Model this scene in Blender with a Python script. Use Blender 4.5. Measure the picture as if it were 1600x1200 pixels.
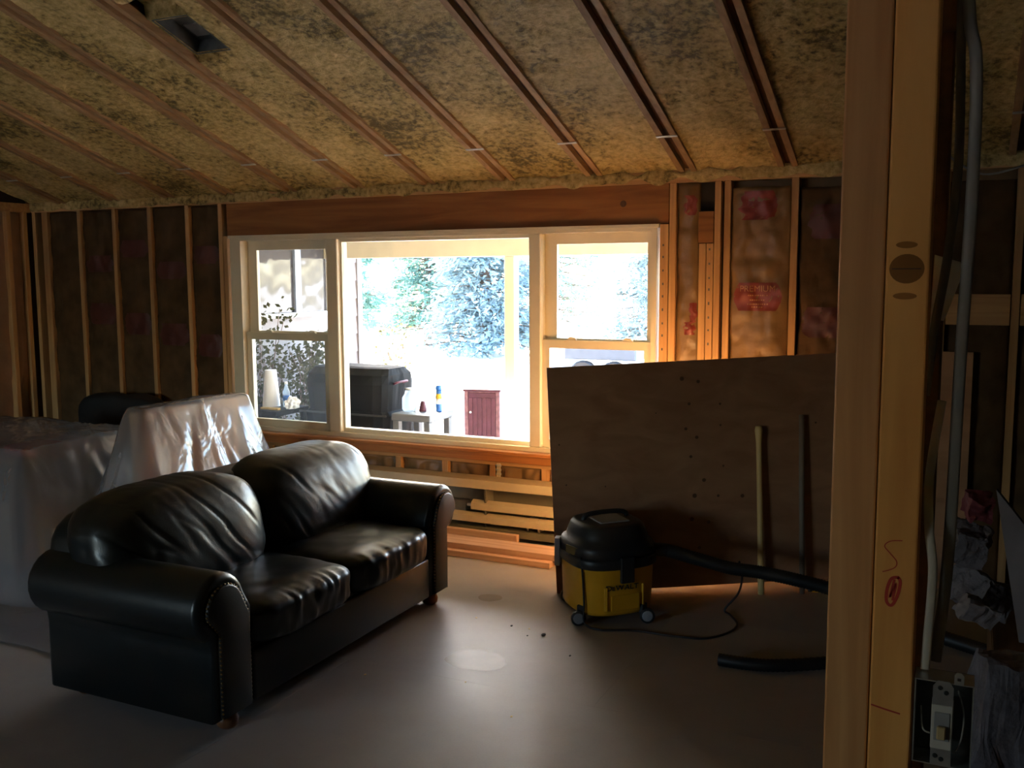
import bpy, bmesh, math, random
from mathutils import Vector, Matrix, noise
random.seed(7)
scn = bpy.context.scene
for o in list(bpy.data.objects):
    bpy.data.objects.remove(o)
R = math.radians

# ------------------------------------------------------------------ camera
cam_d = bpy.data.cameras.new('camera')
cam = bpy.data.objects.new('camera', cam_d)
scn.collection.objects.link(cam)
cam_d.sensor_width = 36.0
cam_d.lens = 36.0 * 1507.0 / 1600.0
cam_d.clip_start = 0.05
cam_d.clip_end = 500
PIT, ROLL, YAW = R(6.374), R(-0.259), R(25.353)
f0 = Vector((-math.sin(YAW), math.cos(YAW), 0)); r0 = Vector((math.cos(YAW), math.sin(YAW), 0)); u0 = Vector((0, 0, 1))
fw = f0 * math.cos(PIT) - u0 * math.sin(PIT); up = u0 * math.cos(PIT) + f0 * math.sin(PIT)
rr = r0 * math.cos(ROLL) + up * math.sin(ROLL); uu = up * math.cos(ROLL) - r0 * math.sin(ROLL)
m = Matrix((rr, uu, -fw)).transposed().to_4x4()
m.translation = Vector((0, 0, 1.79))
cam.matrix_world = m
scn.camera = cam

# ------------------------------------------------------------------ world, sun, exposure
SUN_AZ = R(45)      # to the left of the window wall's normal
SUN_EL = R(10.5)
world = bpy.data.worlds.new('sky'); scn.world = world
world.use_nodes = True
wn = world.node_tree.nodes; wl = world.node_tree.links
wn.clear()
sky = wn.new('ShaderNodeTexSky'); sky.sky_type = 'NISHITA'; sky.sun_disc = False
sky.sun_elevation = R(28); sky.sun_rotation = -SUN_AZ
sky.air_density = 1.0; sky.dust_density = 1.5; sky.ozone_density = 1.0
bg = wn.new('ShaderNodeBackground'); bg.inputs['Strength'].default_value = 0.9
wo = wn.new('ShaderNodeOutputWorld')
wl.new(sky.outputs[0], bg.inputs['Color']); wl.new(bg.outputs[0], wo.inputs['Surface'])
sl = bpy.data.lights.new('sun', 'SUN'); sl.energy = 34.0; sl.angle = R(0.6); sl.color = (1.0, 0.85, 0.66)
sun = bpy.data.objects.new('sun', sl); scn.collection.objects.link(sun)
sdir = Vector((math.sin(SUN_AZ) * math.cos(SUN_EL), -math.cos(SUN_AZ) * math.cos(SUN_EL), -math.sin(SUN_EL)))
sun.rotation_euler = sdir.to_track_quat('-Z', 'Y').to_euler()
sun.location = (-20, 25, 12)
# a portal in the window opening (guides sampling of the sky only, gives no light of its own)
pl = bpy.data.lights.new('window_portal', 'AREA'); pl.shape = 'RECTANGLE'; pl.size = 3.4; pl.size_y = 1.5
pl.cycles.is_portal = True
po = bpy.data.objects.new('window_portal', pl); scn.collection.objects.link(po)
po.location = (-3.5, 6.07, 1.35); po.rotation_euler = (R(-90), 0, 0)
pl2 = bpy.data.lights.new('rear_window_portal', 'AREA'); pl2.shape = 'RECTANGLE'; pl2.size = 1.9; pl2.size_y = 1.35
pl2.cycles.is_portal = True
po2 = bpy.data.objects.new('rear_window_portal', pl2); scn.collection.objects.link(po2)
po2.location = (-5.55, -4.14, 1.525); po2.rotation_euler = (R(90), 0, 0)
vs = scn.view_settings
vs.view_transform = 'Standard'; vs.look = 'None'; vs.gamma = 1.0; vs.use_curve_mapping = False
vs.exposure = 2.1

# ------------------------------------------------------------------ materials
MATS = {}
def new_mat(name):
    mt = bpy.data.materials.new(name); mt.use_nodes = True
    MATS[name] = mt
    return mt, mt.node_tree.nodes, mt.node_tree.links, mt.node_tree.nodes['Principled BSDF']
def c4(c): return (c[0], c[1], c[2], 1)
def coords(n, l, scale=(1, 1, 1), rnd=0.0):
    tc = n.new('ShaderNodeTexCoord'); mp = n.new('ShaderNodeMapping'); mp.inputs['Scale'].default_value = scale
    l.new(tc.outputs['Object'], mp.inputs['Vector'])
    if rnd:
        oi = n.new('ShaderNodeObjectInfo'); ml = n.new('ShaderNodeMath'); ml.operation = 'MULTIPLY'; ml.inputs[1].default_value = rnd
        l.new(oi.outputs['Random'], ml.inputs[0]); l.new(ml.outputs[0], mp.inputs['Location'])
    return mp.outputs['Vector']
def plain(name, col, rough=0.6, metal=0.0, spec=0.5, var=0.12, nscale=8.0, bump=0.0, bscale=60.0):
    mt, n, l, p = new_mat(name)
    v = coords(n, l)
    nt = n.new('ShaderNodeTexNoise'); nt.inputs['Scale'].default_value = nscale; nt.inputs['Detail'].default_value = 5
    l.new(v, nt.inputs['Vector'])
    rp = n.new('ShaderNodeValToRGB')
    rp.color_ramp.elements[0].position = 0.3; rp.color_ramp.elements[1].position = 0.7
    rp.color_ramp.elements[0].color = c4([x * (1 - var) for x in col]); rp.color_ramp.elements[1].color = c4([min(1, x * (1 + var)) for x in col])
    l.new(nt.outputs['Fac'], rp.inputs['Fac']); l.new(rp.outputs['Color'], p.inputs['Base Color'])
    p.inputs['Roughness'].default_value = rough; p.inputs['Metallic'].default_value = metal; p.inputs['Specular IOR Level'].default_value = spec
    if bump:
        nb = n.new('ShaderNodeTexNoise'); nb.inputs['Scale'].default_value = bscale; nb.inputs['Detail'].default_value = 4
        l.new(v, nb.inputs['Vector'])
        b = n.new('ShaderNodeBump'); b.inputs['Strength'].default_value = bump; b.inputs['Distance'].default_value = 0.01
        l.new(nb.outputs['Fac'], b.inputs['Height']); l.new(b.outputs['Normal'], p.inputs['Normal'])
    return mt
def wood(name, c1, c2, axis='Z', rough=0.65, grain=26.0, spec=0.3):
    mt, n, l, p = new_mat(name)
    sc = {'X': (1.2, grain, grain), 'Y': (grain, 1.2, grain), 'Z': (grain, grain, 1.2)}[axis]
    v = coords(n, l, sc, 40.0)
    nt = n.new('ShaderNodeTexNoise'); nt.inputs['Scale'].default_value = 1.0; nt.inputs['Detail'].default_value = 6; nt.inputs['Distortion'].default_value = 0.8
    l.new(v, nt.inputs['Vector'])
    rp = n.new('ShaderNodeValToRGB'); rp.color_ramp.elements[0].position = 0.32; rp.color_ramp.elements[1].position = 0.68
    rp.color_ramp.elements[0].color = c4(c1); rp.color_ramp.elements[1].color = c4(c2)
    l.new(nt.outputs['Fac'], rp.inputs['Fac'])
    oi = n.new('ShaderNodeObjectInfo'); mr = n.new('ShaderNodeMapRange'); mr.inputs['To Min'].default_value = 0.8; mr.inputs['To Max'].default_value = 1.15
    l.new(oi.outputs['Random'], mr.inputs['Value'])
    hs = n.new('ShaderNodeHueSaturation'); l.new(mr.outputs['Result'], hs.inputs['Value']); l.new(rp.outputs['Color'], hs.inputs['Color'])
    l.new(hs.outputs['Color'], p.inputs['Base Color'])
    p.inputs['Roughness'].default_value = rough; p.inputs['Specular IOR Level'].default_value = spec
    b = n.new('ShaderNodeBump'); b.inputs['Strength'].default_value = 0.25; b.inputs['Distance'].default_value = 0.003
    l.new(nt.outputs['Fac'], b.inputs['Height']); l.new(b.outputs['Normal'], p.inputs['Normal'])
    return mt
def foam_mat():
    mt, n, l, p = new_mat('spray_foam')
    v = coords(n, l)
    n1 = n.new('ShaderNodeTexNoise'); n1.inputs['Scale'].default_value = 26; n1.inputs['Detail'].default_value = 8; n1.inputs['Roughness'].default_value = 0.65
    n2 = n.new('ShaderNodeTexNoise'); n2.inputs['Scale'].default_value = 2.2; n2.inputs['Detail'].default_value = 3
    l.new(v, n1.inputs['Vector']); l.new(v, n2.inputs['Vector'])
    ad = n.new('ShaderNodeMath'); ad.operation = 'MULTIPLY_ADD'; ad.inputs[1].default_value = 0.6; l.new(n1.outputs['Fac'], ad.inputs[0])
    m2 = n.new('ShaderNodeMath'); m2.operation = 'MULTIPLY'; m2.inputs[1].default_value = 0.4; l.new(n2.outputs['Fac'], m2.inputs[0]); l.new(m2.outputs[0], ad.inputs[2])
    rp = n.new('ShaderNodeValToRGB'); e = rp.color_ramp.elements
    e[0].position = 0.40; e[0].color = (0.12, 0.085, 0.022, 1); e[1].position = 0.62; e[1].color = (0.66, 0.50, 0.22, 1)
    x = e.new(0.49); x.color = (0.42, 0.305, 0.105, 1)
    l.new(ad.outputs[0], rp.inputs['Fac']); l.new(rp.outputs['Color'], p.inputs['Base Color'])
    p.inputs['Roughness'].default_value = 0.6; p.inputs['Specular IOR Level'].default_value = 0.35
    b = n.new('ShaderNodeBump'); b.inputs['Strength'].default_value = 0.8; b.inputs['Distance'].default_value = 0.02
    l.new(n1.outputs['Fac'], b.inputs['Height']); l.new(b.outputs['Normal'], p.inputs['Normal'])
    return mt
def leather_mat(name, col, rough):
    mt, n, l, p = new_mat(name)
    v = coords(n, l)
    vo = n.new('ShaderNodeTexVoronoi'); vo.inputs['Scale'].default_value = 260
    nz = n.new('ShaderNodeTexNoise'); nz.inputs['Scale'].default_value = 30; nz.inputs['Detail'].default_value = 3
    l.new(v, vo.inputs['Vector']); l.new(v, nz.inputs['Vector'])
    rp = n.new('ShaderNodeValToRGB'); rp.color_ramp.elements[0].color = c4([x * 0.9 for x in col]); rp.color_ramp.elements[1].color = c4([x * 1.15 for x in col])
    l.new(nz.outputs['Fac'], rp.inputs['Fac']); l.new(rp.outputs['Color'], p.inputs['Base Color'])
    mr = n.new('ShaderNodeMapRange'); mr.inputs['To Min'].default_value = rough - 0.03; mr.inputs['To Max'].default_value = rough + 0.05
    l.new(nz.outputs['Fac'], mr.inputs['Value']); l.new(mr.outputs['Result'], p.inputs['Roughness'])
    b = n.new('ShaderNodeBump'); b.inputs['Strength'].default_value = 0.12; b.inputs['Distance'].default_value = 0.002
    l.new(vo.outputs['Distance'], b.inputs['Height']); l.new(b.outputs['Normal'], p.inputs['Normal'])
    return mt
def glass_mat(name, refl=0.5, tint=(1, 1, 1), haze=0.0):
    mt, n, l, p = new_mat(name)
    out = n['Material Output']; n.remove(p)
    tr = n.new('ShaderNodeBsdfTransparent'); tr.inputs['Color'].default_value = c4(tint)
    gl = n.new('ShaderNodeBsdfGlossy'); gl.inputs['Roughness'].default_value = 0.02
    fr = n.new('ShaderNodeFresnel'); fr.inputs['IOR'].default_value = 1.35
    ml = n.new('ShaderNodeMath'); ml.operation = 'MULTIPLY'; ml.inputs[1].default_value = refl; l.new(fr.outputs[0], ml.inputs[0])
    mx = n.new('ShaderNodeMixShader'); l.new(ml.outputs[0], mx.inputs[0]); l.new(tr.outputs[0], mx.inputs[1]); l.new(gl.outputs[0], mx.inputs[2])
    last = mx
    if haze:
        df = n.new('ShaderNodeBsdfTranslucent'); df.inputs['Color'].default_value = (0.9, 0.92, 0.95, 1)
        m2 = n.new('ShaderNodeMixShader'); m2.inputs[0].default_value = haze
        l.new(mx.outputs[0], m2.inputs[1]); l.new(df.outputs[0], m2.inputs[2]); last = m2
    l.new(last.outputs[0], out.inputs['Surface'])
    return mt
def plastic_mat():
    mt, n, l, p = new_mat('plastic_film')
    out = n['Material Output']; n.remove(p)
    v = coords(n, l, (1, 1, 1))
    nz = n.new('ShaderNodeTexNoise'); nz.inputs['Scale'].default_value = 2.6; nz.inputs['Detail'].default_value = 3; nz.inputs['Distortion'].default_value = 1.0
    l.new(v, nz.inputs['Vector'])
    b = n.new('ShaderNodeBump'); b.inputs['Strength'].default_value = 0.6; b.inputs['Distance'].default_value = 0.05; l.new(nz.outputs['Fac'], b.inputs['Height'])
    tr = n.new('ShaderNodeBsdfTransparent'); tr.inputs['Color'].default_value = (0.93, 0.93, 0.93, 1)
    df = n.new('ShaderNodeBsdfDiffuse'); df.inputs['Color'].default_value = (0.75, 0.76, 0.8, 1)
    tl = n.new('ShaderNodeBsdfTranslucent'); tl.inputs['Color'].default_value = (0.75, 0.76, 0.8, 1)
    gl = n.new('ShaderNodeBsdfGlossy'); gl.inputs['Roughness'].default_value = 0.16
    for s in (df, tl, gl): l.new(b.outputs['Normal'], s.inputs['Normal'])
    m1 = n.new('ShaderNodeMixShader'); m1.inputs[0].default_value = 0.5; l.new(df.outputs[0], m1.inputs[1]); l.new(tl.outputs[0], m1.inputs[2])
    m2 = n.new('ShaderNodeMixShader'); m2.inputs[0].default_value = 0.32; l.new(tr.outputs[0], m2.inputs[1]); l.new(m1.outputs[0], m2.inputs[2])
    fr = n.new('ShaderNodeFresnel'); fr.inputs['IOR'].default_value = 1.6; l.new(b.outputs['Normal'], fr.inputs['Normal'])
    m3 = n.new('ShaderNodeMixShader'); l.new(fr.outputs[0], m3.inputs[0]); l.new(m2.outputs[0], m3.inputs[1]); l.new(gl.outputs[0], m3.inputs[2])
    l.new(m3.outputs[0], out.inputs['Surface'])
    return mt
def floor_mat():
    mt, n, l, p = new_mat('floor_paper')
    v = coords(n, l)
    n1 = n.new('ShaderNodeTexNoise'); n1.inputs['Scale'].default_value = 1.6; n1.inputs['Detail'].default_value = 7; n1.inputs['Roughness'].default_value = 0.6
    n2 = n.new('ShaderNodeTexNoise'); n2.inputs['Scale'].default_value = 120; n2.inputs['Detail'].default_value = 2
    l.new(v, n1.inputs['Vector']); l.new(v, n2.inputs['Vector'])
    rp = n.new('ShaderNodeValToRGB'); e = rp.color_ramp.elements
    e[0].position = 0.3; e[0].color = (0.285, 0.245, 0.215, 1); e[1].position = 0.7; e[1].color = (0.385, 0.34, 0.305, 1)
    l.new(n1.outputs['Fac'], rp.inputs['Fac'])
    mx = n.new('ShaderNodeMixRGB'); mx.blend_type = 'MULTIPLY'; mx.inputs[0].default_value = 0.12; l.new(rp.outputs['Color'], mx.inputs[1]); l.new(n2.outputs['Fac'], mx.inputs[2])
    l.new(mx.outputs[0], p.inputs['Base Color'])
    mr = n.new('ShaderNodeMapRange'); mr.inputs['To Min'].default_value = 0.36; mr.inputs['To Max'].default_value = 0.6; l.new(n1.outputs['Fac'], mr.inputs['Value'])
    l.new(mr.outputs['Result'], p.inputs['Roughness'])
    b = n.new('ShaderNodeBump'); b.inputs['Strength'].default_value = 0.15; b.inputs['Distance'].default_value = 0.01; l.new(n1.outputs['Fac'], b.inputs['Height']); l.new(b.outputs['Normal'], p.inputs['Normal'])
    return mt
def leaf_mat(name, c1, c2):
    mt, n, l, p = new_mat(name)
    oi = n.new('ShaderNodeTexNoise'); oi.inputs['Scale'].default_value = 3.0; l.new(coords(n, l), oi.inputs['Vector'])
    rp = n.new('ShaderNodeValToRGB'); rp.color_ramp.elements[0].position = 0.35; rp.color_ramp.elements[1].position = 0.65
    rp.color_ramp.elements[0].color = c4(c1); rp.color_ramp.elements[1].color = c4(c2); l.new(oi.outputs['Fac'], rp.inputs['Fac'])
    out = n['Material Output']; n.remove(p)
    d = n.new('ShaderNodeBsdfDiffuse'); t = n.new('ShaderNodeBsdfTranslucent'); mx = n.new('ShaderNodeMixShader'); mx.inputs[0].default_value = 0.4
    l.new(rp.outputs['Color'], d.inputs['Color']); l.new(rp.outputs['Color'], t.inputs['Color']); l.new(d.outputs[0], mx.inputs[1]); l.new(t.outputs[0], mx.inputs[2])
    l.new(mx.outputs[0], out.inputs['Surface'])
    return mt

wood('stud_wood', (0.40, 0.21, 0.085), (0.56, 0.33, 0.14), 'Z')
wood('rail_wood', (0.40, 0.21, 0.085), (0.56, 0.33, 0.14), 'X')
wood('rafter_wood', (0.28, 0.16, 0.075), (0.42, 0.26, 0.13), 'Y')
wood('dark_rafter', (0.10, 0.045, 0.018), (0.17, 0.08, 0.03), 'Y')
wood('header_wood', (0.20, 0.075, 0.02), (0.34, 0.14, 0.04), 'X', grain=14)
wood('old_plank', (0.10, 0.05, 0.02), (0.17, 0.085, 0.035), 'Y')
wood('sill_wood', (0.38, 0.14, 0.04), (0.52, 0.22, 0.07), 'X', rough=0.28, spec=0.5)
wood('fir_board', (0.52, 0.29, 0.18), (0.70, 0.45, 0.30), 'X')
wood('plywood', (0.31, 0.155, 0.078), (0.42, 0.225, 0.12), 'X', grain=9)
wood('plywood_back', (0.50, 0.28, 0.12), (0.66, 0.42, 0.20), 'X', grain=9)
wood('handle_wood', (0.55, 0.36, 0.13), (0.70, 0.50, 0.22), 'Z', rough=0.4)
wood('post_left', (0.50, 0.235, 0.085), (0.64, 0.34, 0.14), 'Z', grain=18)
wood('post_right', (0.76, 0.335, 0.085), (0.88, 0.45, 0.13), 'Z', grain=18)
wood('dresser_wood', (0.35, 0.16, 0.08), (0.45, 0.22, 0.11), 'Y')
wood('foot_wood', (0.16, 0.06, 0.025), (0.24, 0.10, 0.04), 'Z', rough=0.3)
plain('knot', (0.10, 0.045, 0.02), 0.6)
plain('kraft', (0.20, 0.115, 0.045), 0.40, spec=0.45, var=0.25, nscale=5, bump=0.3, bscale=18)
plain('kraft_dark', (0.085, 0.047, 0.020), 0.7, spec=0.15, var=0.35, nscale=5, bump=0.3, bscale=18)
plain('kraft_red', (0.21, 0.032, 0.022), 0.4, var=0.2)
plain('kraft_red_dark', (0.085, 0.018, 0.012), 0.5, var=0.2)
plain('kraft_print', (0.42, 0.19, 0.08), 0.5)
plain('stamp_ink', (0.10, 0.09, 0.09), 0.8)
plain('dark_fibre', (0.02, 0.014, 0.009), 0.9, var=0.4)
plain('window_vinyl', (0.72, 0.64, 0.47), 0.4, var=0.03)
plain('cream_metal', (0.62, 0.52, 0.34), 0.45, var=0.05)
plain('heater_back', (0.17, 0.155, 0.105), 0.5, var=0.1)
plain('fin_metal', (0.75, 0.70, 0.6), 0.35, metal=0.9)
plain('galvanised', (0.55, 0.56, 0.56), 0.38, metal=0.85, var=0.15, nscale=20)
plain('box_metal', (0.13, 0.14, 0.14), 0.5, metal=0.3, var=0.3, nscale=12)
plain('knot_brown', (0.30, 0.135, 0.04), 0.9, spec=0.1)
plain('pitch', (0.42, 0.18, 0.05), 0.9, spec=0.1)
plain('dark_metal', (0.06, 0.065, 0.065), 0.4, metal=0.6)
plain('pipe_grey', (0.22, 0.165, 0.12), 0.6)
plain('switch_white', (0.55, 0.54, 0.50), 0.45)
plain('switch_ivory', (0.55, 0.42, 0.22), 0.4)
plain('cable_grey', (0.27, 0.26, 0.25), 0.5)
plain('cable_dark', (0.15, 0.14, 0.135), 0.5)
plain('cable_white', (0.60, 0.57, 0.50), 0.5)
plain('rubber_black', (0.012, 0.012, 0.013), 0.5, var=0.2)
plain('vac_black', (0.026, 0.026, 0.027), 0.42, var=0.1)
plain('vac_grey', (0.30, 0.31, 0.33), 0.4)
plain('vac_yellow', (0.80, 0.41, 0.02), 0.38, var=0.06)
plain('vac_label', (0.14, 0.105, 0.03), 0.5)
plain('crayon', (0.55, 0.05, 0.03), 0.6)
plain('drywall', (0.20, 0.185, 0.215), 0.85, var=0.2)
plain('plaster', (0.14, 0.13, 0.155), 0.9, var=0.35, nscale=14, bump=0.5)
plain('red_cloth', (0.16, 0.03, 0.045), 0.8)
plain('stain', (0.20, 0.15, 0.105), 0.45, var=0.2)
plain('interior_wall', (0.32, 0.25, 0.18), 0.8)
plain('sheathing', (0.20, 0.12, 0.06), 0.8)
plain('black_fabric', (0.008, 0.008, 0.009), 0.7)
plain('carton', (0.30, 0.18, 0.11), 0.8)
plain('dust_pink', (0.32, 0.06, 0.06), 0.7)
plain('nail_brass', (0.30, 0.19, 0.08), 0.3, metal=1.0)
plain('porch_paint', (0.66, 0.60, 0.44), 0.6, var=0.04)
plain('siding_paint', (0.205, 0.185, 0.185), 0.6, var=0.05)
plain('white_paint', (0.82, 0.84, 0.86), 0.5, var=0.03)
plain('blue_grey_paint', (0.30, 0.36, 0.46), 0.5)
plain('concrete', (0.50, 0.49, 0.47), 0.85, var=0.15)
plain('pale_lawn', (0.66, 0.64, 0.58), 0.95, var=0.2, nscale=0.8)
plain('grill_cover', (0.007, 0.0085, 0.0105), 0.75, spec=0.15, bump=0.3, bscale=6)
plain('grey_plastic', (0.13, 0.14, 0.155), 0.5)
plain('foam_cup', (0.85, 0.86, 0.88), 0.6, var=0.02)
plain('blue_label', (0.03, 0.16, 0.55), 0.4)
plain('yellow_label', (0.75, 0.5, 0.05), 0.4)
plain('burgundy', (0.10, 0.030, 0.052), 0.6, var=0.3, nscale=14)
plain('burgundy_worn', (0.24, 0.12, 0.15), 0.7, var=0.4, nscale=25)
plain('bark', (0.14, 0.10, 0.08), 0.9)
plain('stem_bark', (0.16, 0.11, 0.09), 0.9)
plain('roof_dark', (0.08, 0.07, 0.065), 0.9)
plain('trailer_grey', (0.07, 0.075, 0.085), 0.6)
plain('clear_shine', (0.7, 0.75, 0.8), 0.2)
foam_mat(); floor_mat(); plastic_mat()
leather_mat('leather', (0.0085, 0.0105, 0.0100), 0.30)
leather_mat('leather_panel', (0.022, 0.020, 0.016), 0.42)
glass_mat('pane_glass', 0.6)
glass_mat('hazy_glass', 0.6, (0.93, 0.96, 0.98), 0.012)
glass_mat('jar_glass', 1.0, (0.75, 0.85, 0.85), 0.25)
leaf_mat('spruce_blue', (0.20, 0.29, 0.32), (0.36, 0.45, 0.48))
leaf_mat('spruce_green', (0.12, 0.24, 0.20), (0.26, 0.37, 0.33))
leaf_mat('shrub_leaf', (0.045, 0.05, 0.025), (0.09, 0.085, 0.05))
def dark_window():
    mt, n, l, p = new_mat('dark_window_glass')
    nz = n.new('ShaderNodeTexNoise'); nz.inputs['Scale'].default_value = 2; l.new(coords(n, l), nz.inputs['Vector'])
    b = n.new('ShaderNodeBump'); b.inputs['Strength'].default_value = 0.15; b.inputs['Distance'].default_value = 0.1; l.new(nz.outputs['Fac'], b.inputs['Height']); l.new(b.outputs['Normal'], p.inputs['Normal'])
    p.inputs['Base Color'].default_value = (0.07, 0.07, 0.075, 1); p.inputs['Roughness'].default_value = 0.06; p.inputs['Specular IOR Level'].default_value = 0.6
dark_window()

# ------------------------------------------------------------------ builders
ORG = {}
def link(o): scn.collection.objects.link(o); return o
def tag(o, label=None, cat=None, group=None, kind=None):
    if label: o['label'] = label
    if cat: o['category'] = cat
    if group: o['group'] = group
    if kind: o['kind'] = kind
    return o
def empty(name, loc, label=None, cat=None, group=None, kind=None):
    o = bpy.data.objects.new(name, None); o.empty_display_size = 0.1; o.location = loc
    ORG[o] = Vector(loc); link(o)
    return tag(o, label, cat, group, kind)
def mesh_obj(name, bm, mat, parent=None, smooth=False, base=None):
    if parent is not None:
        org = ORG[parent]
    else:
        if base is None:
            xs = [v.co for v in bm.verts]
            lo = Vector((min(v.x for v in xs), min(v.y for v in xs), min(v.z for v in xs))); hi = Vector((max(v.x for v in xs), max(v.y for v in xs), max(v.z for v in xs)))
            base = ((lo.x + hi.x) / 2, (lo.y + hi.y) / 2, lo.z)
        org = Vector(base)
    bmesh.ops.translate(bm, verts=bm.verts, vec=-org)
    me = bpy.data.meshes.new(name); bm.to_mesh(me); bm.free()
    mats = mat if isinstance(mat, (list, tuple)) else [mat]
    for q in mats: me.materials.append(MATS[q])
    if smooth:
        for p in me.polygons: p.use_smooth = True
    o = bpy.data.objects.new(name, me); link(o)
    ORG[o] = org
    if parent is not None:
        o.parent = parent
    else:
        o.location = org
    return o
def bm_box(bm, x0, x1, y0, y1, z0, z1, M=None, mi=0):
    vs = [bm.verts.new(v) for v in ((x0, y0, z0), (x1, y0, z0), (x1, y1, z0), (x0, y1, z0), (x0, y0, z1), (x1, y0, z1), (x1, y1, z1), (x0, y1, z1))]
    if M is not None:
        for v in vs: v.co = M @ v.co
    fs = []
    for q in ((3, 2, 1, 0), (4, 5, 6, 7), (0, 1, 5, 4), (1, 2, 6, 5), (2, 3, 7, 6), (3, 0, 4, 7)):
        f = bm.faces.new([vs[i] for i in q]); f.material_index = mi; fs.append(f)
    return vs, fs
def box(name, b, mat, parent=None, M=None, bev=0.0, seg=1, smooth=False):
    bm = bmesh.new(); bm_box(bm, *b, M=M)
    if bev: bmesh.ops.bevel(bm, geom=bm.edges[:], offset=bev, segments=seg, affect='EDGES', profile=0.5)
    return mesh_obj(name, bm, mat, parent, smooth)
def boxes(name, bl, mat, parent=None, M=None, smooth=False):
    bm = bmesh.new()
    for b in bl: bm_box(bm, *b, M=M)
    return mesh_obj(name, bm, mat, parent, smooth)
def frame_y(name, x0, x1, z0, z1, y0, y1, w, mat, parent, ws=None):
    # rectangular frame in the XZ plane
    l, r_, b, t = ws or (w, w, w, w)
    bm = bmesh.new()
    O = [(x0, z0), (x1, z0), (x1, z1), (x0, z1)]; I = [(x0 + l, z0 + b), (x1 - r_, z0 + b), (x1 - r_, z1 - t), (x0 + l, z1 - t)]
    vo = {}
    for k, y in ((0, y0), (1, y1)):
        for i in range(4):
            vo['O', i, k] = bm.verts.new((O[i][0], y, O[i][1])); vo['I', i, k] = bm.verts.new((I[i][0], y, I[i][1]))
    for i in range(4):
        j = (i + 1) % 4
        bm.faces.new([vo['O', i, 0], vo['O', j, 0], vo['I', j, 0], vo['I', i, 0]])
        bm.faces.new([vo['I', i, 1], vo['I', j, 1], vo['O', j, 1], vo['O', i, 1]])
        bm.faces.new([vo['O', j, 0], vo['O', i, 0], vo['O', i, 1], vo['O', j, 1]])
        bm.faces.new([vo['I', i, 0], vo['I', j, 0], vo['I', j, 1], vo['I', i, 1]])
    bmesh.ops.recalc_face_normals(bm, faces=bm.faces[:])
    return mesh_obj(name, bm, mat, parent)
def bm_tube(bm, pts, rad, seg=8, cap=True, flat=1.0, ridge=0.0):
    pts = [Vector(p) for p in pts]; n = len(pts); rings = []
    side = None
    for i, p in enumerate(pts):
        t = (pts[min(i + 1, n - 1)] - pts[max(i - 1, 0)]).normalized()
        if side is None:
            ref = Vector((0, 1, 0)) if abs(t.y) < 0.9 else Vector((1, 0, 0))
            side = (ref - t * ref.dot(t)).normalized()
        else:
            side = (side - t * side.dot(t)).normalized()
        bi = t.cross(side)
        r_ = rad[i] if isinstance(rad, (list, tuple)) else rad
        if ridge and i % 2: r_ *= 1 - ridge
        rings.append([bm.verts.new(p + side * math.cos(a) * r_ * flat + bi * math.sin(a) * r_) for a in [2 * math.pi * k / seg for k in range(seg)]])
    for i in range(n - 1):
        for k in range(seg):
            bm.faces.new([rings[i][k], rings[i][(k + 1) % seg], rings[i + 1][(k + 1) % seg], rings[i + 1][k]])
    if cap:
        bm.faces.new(rings[0][::-1]); bm.faces.new(rings[-1])
def smooth_path(pts, n=8):
    P = [Vector(p) for p in pts]; out = []
    for i in range(len(P) - 1):
        a, b, c, d = P[max(i - 1, 0)], P[i], P[i + 1], P[min(i + 2, len(P) - 1)]
        for k in range(n):
            t = k / n
            out.append(0.5 * ((2 * b) + (c - a) * t + (2 * a - 5 * b + 4 * c - d) * t * t + (3 * b - a - 3 * c + d) * t ** 3))
    out.append(P[-1])
    return out
def tube(name, pts, rad, mat, parent=None, seg=8, flat=1.0, ridge=0.0, base=None):
    bm = bmesh.new(); bm_tube(bm, pts, rad, seg, True, flat, ridge)
    bmesh.ops.recalc_face_normals(bm, faces=bm.faces[:])
    return mesh_obj(name, bm, mat, parent, True, base)
def bm_lathe(bm, prof, c, seg=20, p=2.0, rot=0.0, sx=1.0, sy=1.0):
    rings = []
    for r_, z in prof:
        ring = []
        for k in range(seg):
            a = 2 * math.pi * k / seg; ca, sa = math.cos(a), math.sin(a)
            q = (abs(ca) ** p + abs(sa) ** p) ** (-1 / p)
            x, y = r_ * q * ca * sx, r_ * q * sa * sy
            ring.append(bm.verts.new((c[0] + x * math.cos(rot) - y * math.sin(rot), c[1] + x * math.sin(rot) + y * math.cos(rot), c[2] + z)))
        rings.append(ring)
    for i in range(len(rings) - 1):
        for k in range(seg):
            bm.faces.new([rings[i][k], rings[i][(k + 1) % seg], rings[i + 1][(k + 1) % seg], rings[i + 1][k]])
    bm.faces.new(rings[0][::-1]); bm.faces.new(rings[-1])
def lathe(name, prof, c, mat, parent=None, seg=20, p=2.0, rot=0.0, smooth=True, sx=1.0, sy=1.0):
    bm = bmesh.new(); bm_lathe(bm, prof, c, seg, p, rot, sx, sy)
    return mesh_obj(name, bm, mat, parent, smooth)
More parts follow.
